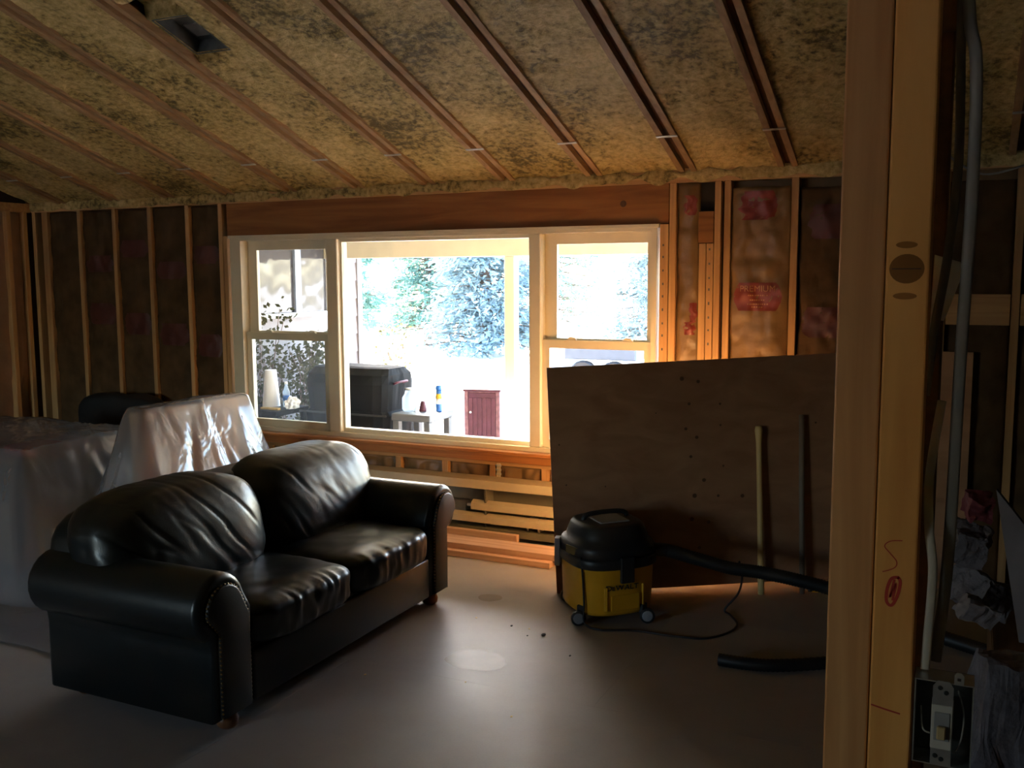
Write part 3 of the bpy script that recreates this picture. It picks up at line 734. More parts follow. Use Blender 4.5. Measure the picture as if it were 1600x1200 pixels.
# ---- things under the plastic, then the plastic sheet
dr = empty('wooden_headboard', (-4.57, 4.68, 0), 'brown wooden headboard standing under the clear plastic sheet', 'headboard')
box('panel', (-4.60, -4.555, 4.32, 5.10, 0.18, 0.84), 'dresser_wood', dr, bev=0.004)
box('top_rail', (-4.615, -4.53, 4.26, 5.16, 0.90, 0.975), 'post_left', dr, bev=0.01)
box('middle_rail', (-4.605, -4.55, 4.32, 5.10, 0.845, 0.897), 'foot_wood', dr)
for y in (4.27, 5.11): box('leg', (-4.61, -4.545, y - 0.0, y + 0.048, 0, 0.90), 'dresser_wood', dr, bev=0.004)
tb = empty('low_table', (-5.75, 4.25, 0), 'low table covered by the plastic sheet beside the brown cabinet', 'table')
box('table_top', (-6.35, -5.15, 3.86, 4.68, 0.68, 0.71), 'foot_wood', tb, bev=0.004)
for (x, y) in ((-6.3, 3.91), (-5.2, 3.91), (-6.3, 4.63), (-5.2, 4.63)): box('leg', (x - 0.025, x + 0.025, y - 0.025, y + 0.025, 0, 0.68), 'foot_wood', tb)
cb = empty('cardboard_carton', (-5.55, 4.05, 0), 'brown carton on the floor under the covered table', 'box')
box('body', (-5.85, -5.3, 3.98, 4.45, 0, 0.4), 'carton', cb, bev=0.004); box('tape', (-5.85, -5.3, 4.19, 4.24, 0.4, 0.402), 'kraft', cb)
pk = box('folded_blanket', (-5.32, -5.02, 3.92, 4.2, 0.7115, 0.78), 'dust_pink', None, bev=0.03, seg=3, smooth=True)
tag(pk, 'red folded blanket on the table under the plastic', 'blanket')
def rect_d(x, y, b):
    dx = max(b[0] - x, 0, x - b[1]); dy = max(b[2] - y, 0, y - b[3])
    return math.hypot(dx, dy), math.atan2(y - (b[2] + b[3]) / 2, x - (b[0] + b[1]) / 2)
def sheet_z(x, y):
    z = 0.0
    for (b, top, run) in (((-4.62, -4.47, 4.25, 5.18), 1.0, 0.34), ((-6.38, -5.0, 3.82, 4.72), 0.80, 0.45)):
        d, an = rect_d(x, y, b)
        if d <= 0:
            h = top + 0.010 * nz(x * 3, y * 3, 1) - (0.03 if top < 0.9 else 0.012) * (0.5 + nz(x * 1.3, y * 1.3, 5))
        else:
            rn = run * (0.85 + 0.45 * (1 - 2.2 * abs(nz(x * 2.1 + top * 9, y * 2.6, 3))) * 0.6 + 0.30 * (1 - 2 * abs(nz(math.cos(an) * 5, math.sin(an) * 5, top))))
            t = min(d / rn, 1.0)
            h = (top + 0.012 * nz(an * 3, top, 0)) * (1 - t) ** 1.25
        z = max(z, h)
    # span between the two pieces
    if -5.0 < x < -4.9: pass
    z += 0.006 + 0.012 * abs(nz(x * 2.6, y * 2.6, 9)) + 0.010 * abs(nz(x * 6.0, y * 5.0, 2))
    return z
bm = bmesh.new()
def sheet(u, v):
    x = -7.15 + (7.15 - 3.78) * u; y = 3.05 + (2.05 + 0.4 / (1 + math.exp(-(x + 5.25) * 9))) * v
    x += 0.02 * nz(v * 6, 0, 3); y += 0.05 * nz(u * 5, 1, 3)
    return Vector((x, y, sheet_z(x, y)))
grid_surf(bm, sheet, 190, 140)
bmesh.ops.smooth_vert(bm, verts=bm.verts, factor=0.5, use_axis_x=True, use_axis_y=True, use_axis_z=True)
ps_ = mesh_obj('plastic_sheet', bm, 'plastic_film', None, True, base=(-5.4, 4.3, 0))
tag(ps_, 'clear plastic dust sheet draped over furniture behind the sofa', 'plastic sheet')

ch = empty('black_armchair', (-6.3, 5.5, 0), 'black upholstered armchair against the studs behind the plastic sheet', 'armchair')
pillow('backrest', (-6.3, 5.77, 0.58), (0.46, 0.11, 0.26), 'black_fabric', ch, 4, 12, lambda u: Vector((0, 0.01 * nz(u.x * 4, u.z * 4, 1), 0.02 * nz(u.x * 3, u.y, 2))))
pillow('seat', (-6.3, 5.50, 0.30), (0.36, 0.26, 0.13), 'black_fabric', ch, 5, 10)
for s in (-1, 1): pillow('arm', (-6.3 + s * 0.41, 5.50, 0.36), (0.09, 0.28, 0.22), 'black_fabric', ch, 5, 10)
for (x, y) in ((-6.62, 5.3), (-5.98, 5.3), (-6.62, 5.75), (-5.98, 5.75)): box('leg', (x - 0.02, x + 0.02, y - 0.02, y + 0.02, 0, 0.2), 'foot_wood', ch)

# ---- lumber on the floor by the heater
GRP = 'pinkish fir boards stacked on the floor'
a = box('fir_board', (-3.75, -2.262, 5.30, 5.445, 0.001, 0.039), 'fir_board', None, bev=0.002); tag(a, 'bottom pinkish fir board lying flat under another board by the heater', 'board', GRP)
a = box('fir_board', (-3.72, -2.19, 5.345, 5.525, 0.0395, 0.0775), 'fir_board', None, bev=0.002); tag(a, 'wide pinkish fir board on top of another board beside the heater', 'board', GRP)
a = box('fir_board', (-3.72, -2.63, 5.61, 5.65, 0.001, 0.092), 'fir_board', None, bev=0.002); tag(a, 'short fir board on edge between the stacked boards and the heater', 'board', GRP)

# ---- plywood sheet leaning on the wall
AZ, EP, LN = R(27.0), R(2.5), R(1.5)
pd = Vector((math.cos(AZ) * math.cos(EP), math.sin(AZ) * math.cos(EP), math.sin(EP)))
pn = Vector((-math.sin(AZ), math.cos(AZ), 0)); pu0 = Vector((-math.cos(AZ) * math.sin(EP), -math.sin(AZ) * math.sin(EP), math.cos(EP)))
pv = pn * math.cos(0) * math.sin(LN) + pu0 * math.cos(LN)
pw = pd.cross(pv)               # towards the room
PO = Vector((-2.045, 4.90, 0.0))
PM = Matrix((pd, pv, pw)).transposed().to_4x4(); PM.translation = PO
def on_ply(s, t, off=0.0): return PO + pd * s + pv * t + pw * off
pl_ = empty('plywood_sheet', PO, 'large brown plywood sheet leaning against the stud wall', 'plywood')
bm = bmesh.new(); vv_, ff_ = bm_box(bm, 0, 2.0, 0, 1.285, -0.018, 0, M=PM)
ff_[0].material_index = 1
mesh_obj('panel', bm, ['plywood', 'plywood_back'], pl_)
for (s, t, r_) in ((0.752, 1.186, .012), (0.843, 1.166, .010), (0.788, 1.043, .009), (0.962, 1.034, .007), (0.765, 0.903, .009), (0.825, 0.852, .010), (0.961, 0.914, .006), (0.788, 0.744, .009), (0.858, 0.607, .011), (0.97, 0.682, .006), (0.802, 0.52, .013), (0.936, 0.513, .008), (1.073, 0.505, .011), (0.782, 0.386, .012), (0.876, 0.365, .010), (0.82, 0.22, .010), (0.6, 1.0, .004), (0.3, 0.6, .004), (1.5, 0.9, .006), (0.08, 0.62, .005), (0.05, 0.85, .005)):
    bm = bmesh.new(); bm_lathe(bm, [(r_, 0), (r_ * 0.85, 0.0006)], (s, t, 0.0001), 10); bmesh.ops.transform(bm, matrix=PM, verts=bm.verts)
    mesh_obj('knot', bm, 'knot', pl_)
# tool handles leaning against it
hb = on_ply(1.150, 0.0, 0.06); hb.z = 0.0; ht = on_ply(1.17, 0.90, 0.022)
hd = (ht - hb).normalized(); hl = (ht - hb).length
th = empty('tool_handle', hb, 'pale yellow wooden tool handle leaning upright against the plywood', 'tool handle')
rads = [(0, .019), (.04, .019), (.3, .0165), (.75, .0155), (.90, .016), (.94, .019), (.975, .0225), (1, .018)]
tube('shaft', [hb + hd * (hl * t) for t, _ in rads], [r for _, r in rads], 'handle_wood', th, 12, 0.8)
tube('dark_band', [hb + hd * (hl * 0.12), hb + hd * (hl * 0.17)], 0.0188, 'vac_black', th, 12, 0.85)
gb = on_ply(1.385, 0.0, 0.055); gb.z = 0.0; gt = on_ply(1.415, 0.95, 0.018)
gp = tube('steel_pipe', [gb, gb.lerp(gt, 0.5), gt], 0.0155, 'pipe_grey', None, 12, base=gb); tag(gp, 'dark grey metal pipe leaning against the plywood beside the wooden handle', 'pipe')
o = box('plywood_offcut', (-0.45, 0.03, WY - 0.03, WY - 0.015, 0.0, 1.36), 'plywood', None); tag(o, 'narrow upright plywood offcut behind the framing post against the studs', 'plywood')
# ---- wet and dry vacuum
VC = Vector((-1.69, 4.735, 0)); VA = R(-44)
va = empty('shop_vacuum', VC, 'yellow and black wet dry shop vacuum on casters', 'vacuum')
PB = 3.0
bk = lathe('bucket', [(0.195, 0.052), (0.208, 0.056), (0.214, 0.075), (0.222, 0.30), (0.228, 0.312)], VC, 'vac_yellow', va, 48, PB, VA)
lathe('rim', [(0.231, 0.300), (0.237, 0.306), (0.237, 0.345), (0.232, 0.352)], VC, 'vac_black', va, 48, PB, VA)
lathe('motor_head', [(0.229, 0.352), (0.228, 0.395), (0.218, 0.415), (0.20, 0.425), (0.192, 0.452), (0.178, 0.492), (0.165, 0.508), (0.15, 0.513)], VC, 'vac_black', va, 48, PB, VA)
def vloc(a, r_, z):       # position on the body at angle a (radians, world) at radius r_
    t = a - VA; q = (abs(math.cos(t)) ** PB + abs(math.sin(t)) ** PB) ** (-1 / PB)
    return VC + Vector((math.cos(a) * r_ * q, math.sin(a) * r_ * q, z))
def vbox(name, a, r_, w, d, z0, z1, mat, parent, bev=0.004):
    p = vloc(a, r_, 0); M = Matrix.Translation(p) @ Matrix.Rotation(a, 4, 'Z')
    return box(name, (-d / 2, d / 2, -w / 2, w / 2, z0, z1), mat, parent, M, bev, 2)
# carrying handle over the top
M = Matrix.Translation(VC) @ Matrix.Rotation(VA, 4, 'Z')
box('top_plate', (-0.10, 0.10, -0.085, 0.085, 0.510, 0.520), 'vac_grey', va, M, 0.006, 2)
tube('carry_handle', [M @ Vector(p) for p in smooth_path([(-0.02, -0.13, 0.495), (-0.02, -0.11, 0.535), (-0.02, 0, 0.545), (-0.02, 0.11, 0.535), (-0.02, 0.13, 0.495)], 6)], 0.013, 'vac_black', va, 10)
vbox('front_latch', VA, 0.238, 0.075, 0.022, 0.232, 0.365, 'vac_black', va)
vbox('side_latch', R(-165), 0.240, 0.06, 0.03, 0.25, 0.40, 'vac_grey', va)
vbox('side_latch', R(45), 0.238, 0.06, 0.022, 0.24, 0.36, 'vac_black', va)
vbox('rating_plate', R(-120), 0.2295, 0.095, 0.006, 0.357, 0.40, 'vac_label', va, 0.001)
vbox('raised_panel', VA, 0.2195, 0.16, 0.006, 0.085, 0.165, 'vac_yellow', va, 0.002)
vbox('rib', VA + R(27), 0.2195, 0.018, 0.012, 0.085, 0.21, 'vac_yellow', va, 0.003)
vbox('rib', VA - R(27), 0.2195, 0.018, 0.012, 0.085, 0.21, 'vac_yellow', va, 0.003)
bm = bmesh.new(); cx_ = 0.0
for ch_, sz_ in (('D', 0.037), ('E', 0.028), ('W', 0.037), ('A', 0.037), ('L', 0.037), ('T', 0.037)):
    g_ = text_mesh(ch_, sz_, 0, 0.0009)
    x0_ = min(v.co.x for v in g_.verts); x1_ = max(v.co.x for v in g_.verts); y0_ = min(v.co.y for v in g_.verts)
    for v in g_.verts: v.co.x += cx_ - x0_; v.co.y -= y0_ + 0.013
    cx_ += x1_ - x0_ + (0.0012 if ch_ != 'A' else 0.002)
    tmp = bpy.data.meshes.new('tmp'); g_.to_mesh(tmp); bm.from_mesh(tmp); g_.free(); bpy.data.meshes.remove(tmp)
for v in bm.verts: v.co.x -= cx_ / 2
for v in bm.verts:
    a = VA + R(-4) + v.co.x * 1.15 / 0.222
    p = vloc(a, 0.2205 + 0.0025, 0.205 + v.co.y)
    v.co = p
mesh_obj('lettering', bm, 'vac_black', bk)
for a, sc in ((R(-104), 1), (R(-15), 1), (R(166), 1), (R(75), 1)):
    p = vloc(a, 0.205, 0); dirv = Vector((math.cos(a), math.sin(a), 0)); tg = Vector((-dirv.y, dirv.x, 0))
    fork = vbox('caster_fork', a, 0.205, 0.045, 0.04, 0.05, 0.10, 'vac_black', va)
    wc = p + dirv * 0.034 + Vector((0, 0, 0.039))
    wa = Vector((0.45, -0.9, 0)).normalized()
    bm = bmesh.new(); bm_lathe(bm, [(0.030, -0.013), (0.039, -0.010), (0.039, 0.010), (0.030, 0.013)], (0, 0, 0), 18)
    bmesh.ops.transform(bm, matrix=Matrix.Translation(wc) @ wa.to_track_quat('Z', 'Y').to_matrix().to_4x4(), verts=bm.verts)
    wh = mesh_obj('caster_wheel', bm, 'vac_black', va)
    for sg in (-1, 1):
        bm = bmesh.new(); bm_lathe(bm, [(0.029, 0.013), (0.026, 0.016), (0.007, 0.018)] if sg > 0 else [(0.007, -0.018), (0.026, -0.016), (0.029, -0.013)], (0, 0, 0), 14)
        bmesh.ops.transform(bm, matrix=Matrix.Translation(wc) @ wa.to_track_quat('Z', 'Y').to_matrix().to_4x4(), verts=bm.verts)
        mesh_obj('hub', bm, 'vac_grey', wh)
port = vloc(R(15), 0.235, 0.36)
tube('hose_port', [port - Vector((0.05, 0.015, 0)), port + Vector((0.06, 0.015, -0.005))], 0.034, 'vac_black', va, 14)
hose = smooth_path([port + Vector((0.05, 0.013, -0.005)), (-1.24, 4.86, 0.315), (-1.07, 4.90, 0.275), (-0.92, 4.93, 0.262), (-0.74, 4.95, 0.24), (-0.55, 4.97, 0.205), (-0.35, 4.98, 0.15), (-0.12, 4.97, 0.06), (0.08, 4.9, 0.038), (0.25, 4.8, 0.038), (0.4, 4.6, 0.038)], 26)
tube('hose', hose, 0.036, 'rubber_black', va, 12, 1.0, 0.10)
cord = smooth_path([vloc(R(-102), 0.233, 0.36), vloc(R(-99), 0.232, 0.28), vloc(R(-97), 0.228, 0.12), vloc(R(-95), 0.235, 0.02), (-1.62, 4.46, 0.006), (-1.46, 4.52, 0.006), (-1.27, 4.53, 0.006), (-1.12, 4.56, 0.006), (-1.03, 4.68, 0.006), (-1.01, 4.82, 0.006), (-1.075, 4.95, 0.006), (-1.11, 4.98, 0.02), (-1.04, 4.975, 0.12), (-1.02, 4.965, 0.22), (-1.03, 4.935, 0.305)], 8)
tube('power_cord', cord, 0.0055, 'rubber_black', va, 8)
wand = smooth_path([(-0.975, 4.27, 0.031), (-0.85, 4.275, 0.031), (-0.72, 4.31, 0.031), (-0.53, 4.43, 0.031), (-0.36, 4.56, 0.031)], 16)
w_ = tube('loose_hose', wand, 0.03, 'rubber_black', None, 12, 1.0, 0.08); tag(w_, 'short piece of black ribbed hose lying loose on the floor', 'hose')
nb = on_ply(1.44, 0, 0.06); nb.z = 0
nzl = empty('yellow_nozzle', nb, 'yellow tool end lying on the floor at the foot of the plywood', 'nozzle')
tube('body', [nb + Vector((0.0, 0, 0.022)), nb + Vector((0.12, 0.05, 0.022)), nb + Vector((0.22, 0.1, 0.022))], [0.014, 0.02, 0.021], 'vac_yellow', nzl, 10)
tube('tip', [nb + Vector((-0.02, -0.01, 0.022)), nb + Vector((0, 0, 0.022))], 0.011, 'vac_black', nzl, 10)
# crumbs of debris
for i, (x, y, r_) in enumerate(((-1.86, 4.28, .012), (-2.06, 4.33, .007), (-1.93, 4.24, .005), (-1.64, 4.09, .006), (-2.28, 4.36, .005), (-1.96, 4.33, .005), (-1.62, 3.4, .005), (-2.4, 3.5, .006), (-1.95, 3.62, .004))):
    bm = bmesh.new(); bmesh.ops.create_icosphere(bm, subdivisions=1, radius=r_)
    for v in bm.verts: v.co = Vector((v.co.x * (1 + .5 * nz(i, v.co.y * 90, 1)) + x, v.co.y * 1.5 + y, max(v.co.z * 0.5 + r_ * 0.45, 0.0002)))
    o = mesh_obj('wood_chip', bm, 'rubber_black' if i < 4 else 'handle_wood', None)
    lab = ('largest dark chip of debris on the bare floor before the vacuum', 'dark crumb of debris between the sofa and the vacuum', 'dark crumb of debris between the sofa and the vacuum', 'lone dark crumb on the floor in front of the vacuum caster',
           'pale wood crumb near the far front foot of the sofa', 'pale wood crumb beside the dark crumbs on the floor', 'pale wood crumb on the open floor in front of the sofa', 'pale wood crumb on the open floor in front of the sofa', 'pale wood crumb on the open floor in front of the sofa')[i]
    tag(o, lab, 'chip', 'dark chips on the floor' if i < 4 else 'pale chips on the floor')

# ---- doubled post in the foreground with switch box and cables
PY = 1.85
ps2 = empty('framing_post', (-0.14, PY + 0.05, 0), 'doubled rough framing post beside the light switch box', 'post')
zc_ = ceil_z(PY + 0.1) - 0.002
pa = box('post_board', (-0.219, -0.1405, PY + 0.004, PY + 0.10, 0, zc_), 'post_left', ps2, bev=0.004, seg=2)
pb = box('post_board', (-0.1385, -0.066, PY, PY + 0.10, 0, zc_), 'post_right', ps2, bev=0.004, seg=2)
bm = bmesh.new(); vk = []
for k in range(26):
    a = 2 * math.pi * k / 26; vk.append(bm.verts.new((-0.1035 + 0.029 * math.cos(a), PY - 0.0006, 1.80 + 0.026 * math.sin(a))))
bm.faces.new(vk); mesh_obj('knot', bm, 'knot_brown', pb)
box('knot_crack', (-0.128, -0.080, PY - 0.0012, PY - 0.0006, 1.799, 1.801), 'knot', pb)
for (z, w) in ((1.842, 0.018), (1.752, 0.020)):
    bm = bmesh.new(); vk = [bm.verts.new((-0.105 + w * math.cos(2 * math.pi * k / 16), PY - 0.0005, z + 0.006 * math.sin(2 * math.pi * k / 16))) for k in range(16)]; bm.faces.new(vk); mesh_obj('pitch_streak', bm, 'pitch', pb)
def crayon(pts, w):
    P = smooth_path([(x, 0, z) for x, z in pts], 6); bm = bmesh.new(); pr = None
    for i, p in enumerate(P):
        t = (P[min(i + 1, len(P) - 1)] - P[max(i - 1, 0)]).normalized(); n_ = Vector((-t.z, 0, t.x)) * w
        c = [bm.verts.new((p.x + n_.x, PY - 0.0007, p.z + n_.z)), bm.verts.new((p.x - n_.x, PY - 0.0007, p.z - n_.z))]
        if pr: bm.faces.new([pr[0], c[0], c[1], pr[1]])
        pr = c
    mesh_obj('crayon_mark', bm, 'crayon', pb)
crayon([(-0.092, 1.309), (-0.112, 1.306), (-0.122, 1.296), (-0.113, 1.284), (-0.101, 1.270), (-0.102, 1.259), (-0.112, 1.252), (-0.124, 1.247)], 0.0009)
crayon([(-0.095, 1.24), (-0.108, 1.236), (-0.115, 1.215), (-0.115, 1.192), (-0.106, 1.186), (-0.097, 1.205), (-0.093, 1.230), (-0.097, 1.240)], 0.0028)
crayon([(-0.103, 1.235), (-0.110, 1.20), (-0.100, 1.228), (-0.105, 1.195)], 0.0020)
crayon([(-0.135, 0.990), (-0.110, 0.985), (-0.084, 0.981)], 0.0015)
# second stud of the partition, darker, behind the post
rs = empty('partition_stud', (-0.06, 2.15, 0), 'dark partition stud standing just behind the doubled post', 'stud')
box('body', (-0.085, -0.047, 2.08, 2.17, 0, ceil_z(2.12)), 'old_plank', rs, bev=0.003)
box('cleat', (-0.086, -0.046, 2.073, 2.08, 2.25, 2.35), 'old_plank', rs)
# switch box
sb = empty('switch_box', (-0.012, PY, 0.9), 'open galvanised electrical box with bare toggle switch on the post', 'switch box')
x0, x1, z0, z1, yf, yb = -0.0605, 0.037, 0.905, 1.063, PY - 0.02, PY + 0.035
for b in ((x0, x0 + 0.002, yf, yb, z0, z1), (x1 - 0.002, x1, yf, yb, z0, z1), (x0 + 0.002, x1 - 0.002, yf, yb, z0, z0 + 0.002), (x0 + 0.002, x1 - 0.002, yf, yb, z1 - 0.002, z1)): box('box_side', b, 'galvanised', sb)
box('box_back', (x0, x1, yb, yb + 0.002, z0, z1), 'dark_metal', sb)
ear = prism('mounting_ear', [(0.004, z1), (0.020, z1), (0.020, z1 + 0.016), (0.015, z1 + 0.021), (0.008, z1 + 0.021), (0.004, z1 + 0.016)], 'Y', yf, yf + 0.002, 'galvanised', sb)
box('screw_hole', (0.009, 0.015, yf - 0.0006, yf, z1 + 0.006, z1 + 0.011), 'vac_black', ear)
stp = prism('device_strap', [(-0.030, z0 + 0.004), (0.004, z0 + 0.004), (0.004, 1.055), (-0.003, 1.066), (-0.022, 1.066), (-0.030, 1.055)], 'Y', yf - 0.004, yf - 0.002, 'galvanised', sb)
box('switch_body', (-0.031, 0.005, yf - 0.0045, yf + 0.03, 0.937, 1.022), 'switch_white', sb, bev=0.002)
box('toggle_frame', (-0.026, 0.000, yf - 0.0065, yf - 0.0045, 0.955, 1.008), 'vac_grey', sb, bev=0.0008)
tgl = box('toggle', (-0.021, -0.006, yf - 0.016, yf - 0.0065, 0.960, 0.984), 'switch_ivory', sb, bev=0.002)
for (x, z) in ((-0.022, 0.925), (-0.012, 0.92), (-0.008, 1.045), (-0.018, 1.053)):
    bm = bmesh.new(); bm_lathe(bm, [(0.0045, 0), (0.0035, 0.0025)], (0, 0, 0), 10); bmesh.ops.transform(bm, matrix=Matrix.Translation((x, yf - 0.004, z)) @ Matrix.Rotation(R(90), 4, 'X'), verts=bm.verts); mesh_obj('screw', bm, 'dark_metal', sb)
tube('wire', smooth_path([(0.012, yb - 0.002, 1.03), (0.022, PY, 1.0), (0.02, PY - 0.01, 0.96), (0.012, PY, 0.93)], 6), 0.0016, 'cable_grey', sb, 6)
tube('wire', smooth_path([(-0.05, yb - 0.002, 0.99), (-0.045, PY - 0.005, 0.965), (-0.033, PY, 0.955)], 6), 0.0016, 'cable_white', sb, 6)
# cables
def cable(name, pts, rad, mat, label, flat=0.5):
    o = tube(name, smooth_path(pts, 8), rad, mat, None, 10, flat); return tag(o, label, 'cable')
cable('grey_cable', [(-0.030, 1.975, 3.70), (-0.034, 1.975, 2.6), (-0.036, 1.975, 2.274), (-0.030, 1.975, 2.0), (-0.041, 1.975, 1.823), (-0.056, 1.975, 1.706), (-0.064, 1.985, 1.62), (-0.07, 2.0, 1.56)], 0.0085, 'cable_dark', 'thin dark grey cable running up close behind the doubled post', 0.55)
cable('grey_cable', [(-0.045, 1.91, 3.70), (-0.030, 1.91, 2.4), (-0.008, 1.91, 2.152), (-0.005, 1.91, 1.933), (-0.011, 1.91, 1.64), (-0.016, 1.91, 1.275), (-0.030, 1.91, 1.07)], 0.011, 'cable_grey', 'thick pale grey cable hanging down towards the switch box', 0.5)
cable('white_cable', [(-0.040, 2.0, 1.55), (-0.054, 1.945, 1.42), (-0.050, 1.88, 1.335), (-0.040, 1.872, 1.25), (-0.044, 1.872, 1.12), (-0.046, 1.872, 1.066)], 0.0085, 'cable_white', 'white flat cable entering the top of the switch box', 0.5)
cable('hanging_wire', [(-0.16, WY - 0.02, 2.47), (-0.10, WY - 0.03, 2.40), (0.04, WY - 0.05, 2.325), (0.22, WY - 0.04, 2.36), (0.45, WY - 0.02, 2.44)], 0.006, 'cable_grey', 'thin wire sagging along the top of the stud wall', 1.0)
bm = bmesh.new()
pz = [(-0.066, 1.828), (-0.016, 1.812), (-0.012, 1.80), (-0.044, 1.70), (-0.056, 1.70), (-0.058, 1.638), (-0.071, 1.636)]
A = [bm.verts.new((x, 2.062, z)) for x, z in pz]; B = [bm.verts.new((x, 2.065, z)) for x, z in pz]; bm.faces.new(A); bm.faces.new(B[::-1])
for i in range(len(pz)): bm.faces.new([A[i], B[i], B[(i + 1) % len(pz)], A[(i + 1) % len(pz)]])
bmesh.ops.recalc_face_normals(bm, faces=bm.faces[:])
o = mesh_obj('metal_plate', bm, 'galvanised', None); tag(o, 'bent galvanised metal plate nailed to the dark partition stud', 'metal plate')

# ---- heap of torn-out plasterboard and rubble on the right
def chunk(name, c, h, rot, mat, label, cat, seed, group=None):
    bm = bmesh.new(); bmesh.ops.create_cube(bm, size=2.0); bmesh.ops.subdivide_edges(bm, edges=bm.edges[:], cuts=11, use_grid_fill=True)
    M = Matrix.Translation(c) @ Matrix.Rotation(rot[2], 4, 'Z') @ Matrix.Rotation(rot[1], 4, 'Y') @ Matrix.Rotation(rot[0], 4, 'X')
    for v in bm.verts:
        q = Vector((v.co.x * h[0], v.co.y * h[1], v.co.z * h[2])); w_n = noise.noise_vector(q * 16 + Vector((seed, 0, 0))) * 0.018 + noise.noise_vector(q * 48 + Vector((0, seed, 0))) * 0.008; d = w_n
        v.co = M @ (q + d * min(1, min(h) / 0.03))
    o = mesh_obj(name, bm, mat, None); return tag(o, label, cat, group)
cr_ = empty('wooden_crate', (0.42, 3.15, 0), 'dark wooden crate under the heap of plaster rubble', 'crate')
for k in range(4): box('slat', (0.12, 0.82, 2.82, 2.84, 0.02 + 0.18 * k, 0.18 + 0.18 * k), 'old_plank', cr_)
for k in range(4): box('slat', (0.10, 0.118, 2.82, 3.50, 0.02 + 0.18 * k, 0.18 + 0.18 * k), 'old_plank', cr_)
box('rear_panel', (0.12, 0.82, 3.48, 3.5, 0.02, 0.74), 'old_plank', cr_); box('end_panel', (0.80, 0.82, 2.84, 3.48, 0.02, 0.74), 'old_plank', cr_); box('lid', (0.10, 0.83, 2.81, 3.51, 0.74, 0.76), 'old_plank', cr_)
bm = bmesh.new(); q = [(0.085, 3.02, 1.19), (0.36, 3.10, 0.765), (0.16, 2.98, 0.765)]
pz = [(0.09, 1.185), (0.40, 0.80), (0.40, 0.765), (0.165, 0.765)]
A = [bm.verts.new((x, 3.0 + (1.185 - z) * -0.10, z)) for x, z in pz]; B = [bm.verts.new((x + 0.004, 3.018 + (1.185 - z) * -0.10, z)) for x, z in pz]
bm.faces.new(A); bm.faces.new(B[::-1])
for i in range(4): bm.faces.new([A[i], B[i], B[(i + 1) % 4], A[(i + 1) % 4]])
bmesh.ops.recalc_face_normals(bm, faces=bm.faces[:])
o = mesh_obj('plasterboard_piece', bm, 'drywall', None); tag(o, 'large pointed piece of broken plasterboard standing on the rubble crate', 'plasterboard')
GR = 'lumps of plaster rubble'
chunk('plaster_lump', (0.055, 2.95, 0.845), (0.045, 0.035, 0.028), (0.2, 0.5, 0.4), 'drywall', 'small pale block of plaster leaning at the edge of the heap', 'rubble', 2, GR)
chunk('plaster_lump', (0.03, 3.12, 0.99), (0.045, 0.045, 0.05), (0.4, 0.2, 0.1), 'plaster', 'rough grey plaster lump beside the pointed plasterboard', 'rubble', 5, GR)
chunk('plaster_lump', (0.065, 3.14, 0.842), (0.06, 0.07, 0.052), (0.1, 0.4, 0.8), 'plaster', 'grey plaster lump wedged below the pointed plasterboard', 'rubble', 8, GR)
chunk('plaster_lump', (0.09, 2.68, 0.41), (0.07, 0.06, 0.40), (0.0, 0.12, 0.3), 'plaster', 'tall ragged slab of plaster standing against the crate', 'rubble', 12, GR)
chunk('red_rag', (0.045, 3.10, 1.108), (0.032, 0.03, 0.035), (0.3, 0.2, 0.4), 'red_cloth', 'crumpled dark red rag on top of the rubble', 'rag', 15)

# ================================================================== OUTDOORS
GZ = -0.25
g = box('ground', (-90, 60, -60, 120, GZ - 0.3, GZ), 'pale_lawn'); g['kind'] = 'structure'
g = box('porch_floor', (-6.28, 2.5, 6.06, 8.95, GZ, -0.10), 'concrete'); g['kind'] = 'structure'
pr_ = empty('porch_roof', (-3, 8.6, 2.0), kind='structure')
box('beam', (-6.28, 3.0, 8.55, 8.69, 1.985, 2.26), 'porch_paint', pr_, bev=0.006)
box('soffit', (-6.28, 3.0, 6.06, 8.9, 2.262, 2.29), 'porch_paint', pr_)
box('roof', (-6.28, 3.0, 6.06, 9.05, 2.29, 2.40), 'roof_dark', pr_)
pp = empty('porch_post', (-4.085, 8.62, -0.1), 'square cream porch post under the beam outside the window', 'porch post')
box('shaft', (-4.14, -4.03, 8.565, 8.675, -0.02, 1.985), 'porch_paint', pp, bev=0.006); box('base_block', (-4.17, -4.0, 8.535, 8.705, -0.10, -0.02), 'porch_paint', pp, bev=0.006)
pp = empty('porch_post', (1.9, 8.62, -0.1), 'square cream porch post far along the porch', 'porch post')
box('shaft', (1.85, 1.96, 8.565, 8.675, -0.02, 1.985), 'porch_paint', pp, bev=0.006); box('base_block', (1.82, 1.99, 8.535, 8.705, -0.10, -0.02), 'porch_paint', pp, bev=0.006)
# wing of the house
XW = -6.3
KW = 6.3 / 6.6
def wy(y): return y * KW
hw = empty('house_wing', (-8.5, 7.9, GZ), 'pale lap-sided wing of the house with a wide window', 'building')
box('core', (-11, XW - 0.03, 6.06, wy(9.68), GZ, 3.2), 'sheathing', hw)
z = GZ
while z < 3.15:
    prism('siding_board', [(XW - 0.03, z), (XW + 0.006, z), (XW - 0.008, z + 0.205), (XW - 0.03, z + 0.205)], 'Y', 6.07, wy(9.66), 'siding_paint', hw)
    z += 0.2
box('corner_trim', (XW - 0.03, XW + 0.02, wy(9.62), wy(9.71), GZ, 3.15), 'siding_paint', hw)
box('roof', (-11.3, XW + 0.4, 6.06, wy(10.0), 3.2, 3.35), 'roof_dark', hw)
ww = box('window_sill', (XW, XW + 0.09, wy(7.70), wy(9.05), 1.385, 1.43), 'white_paint', hw)
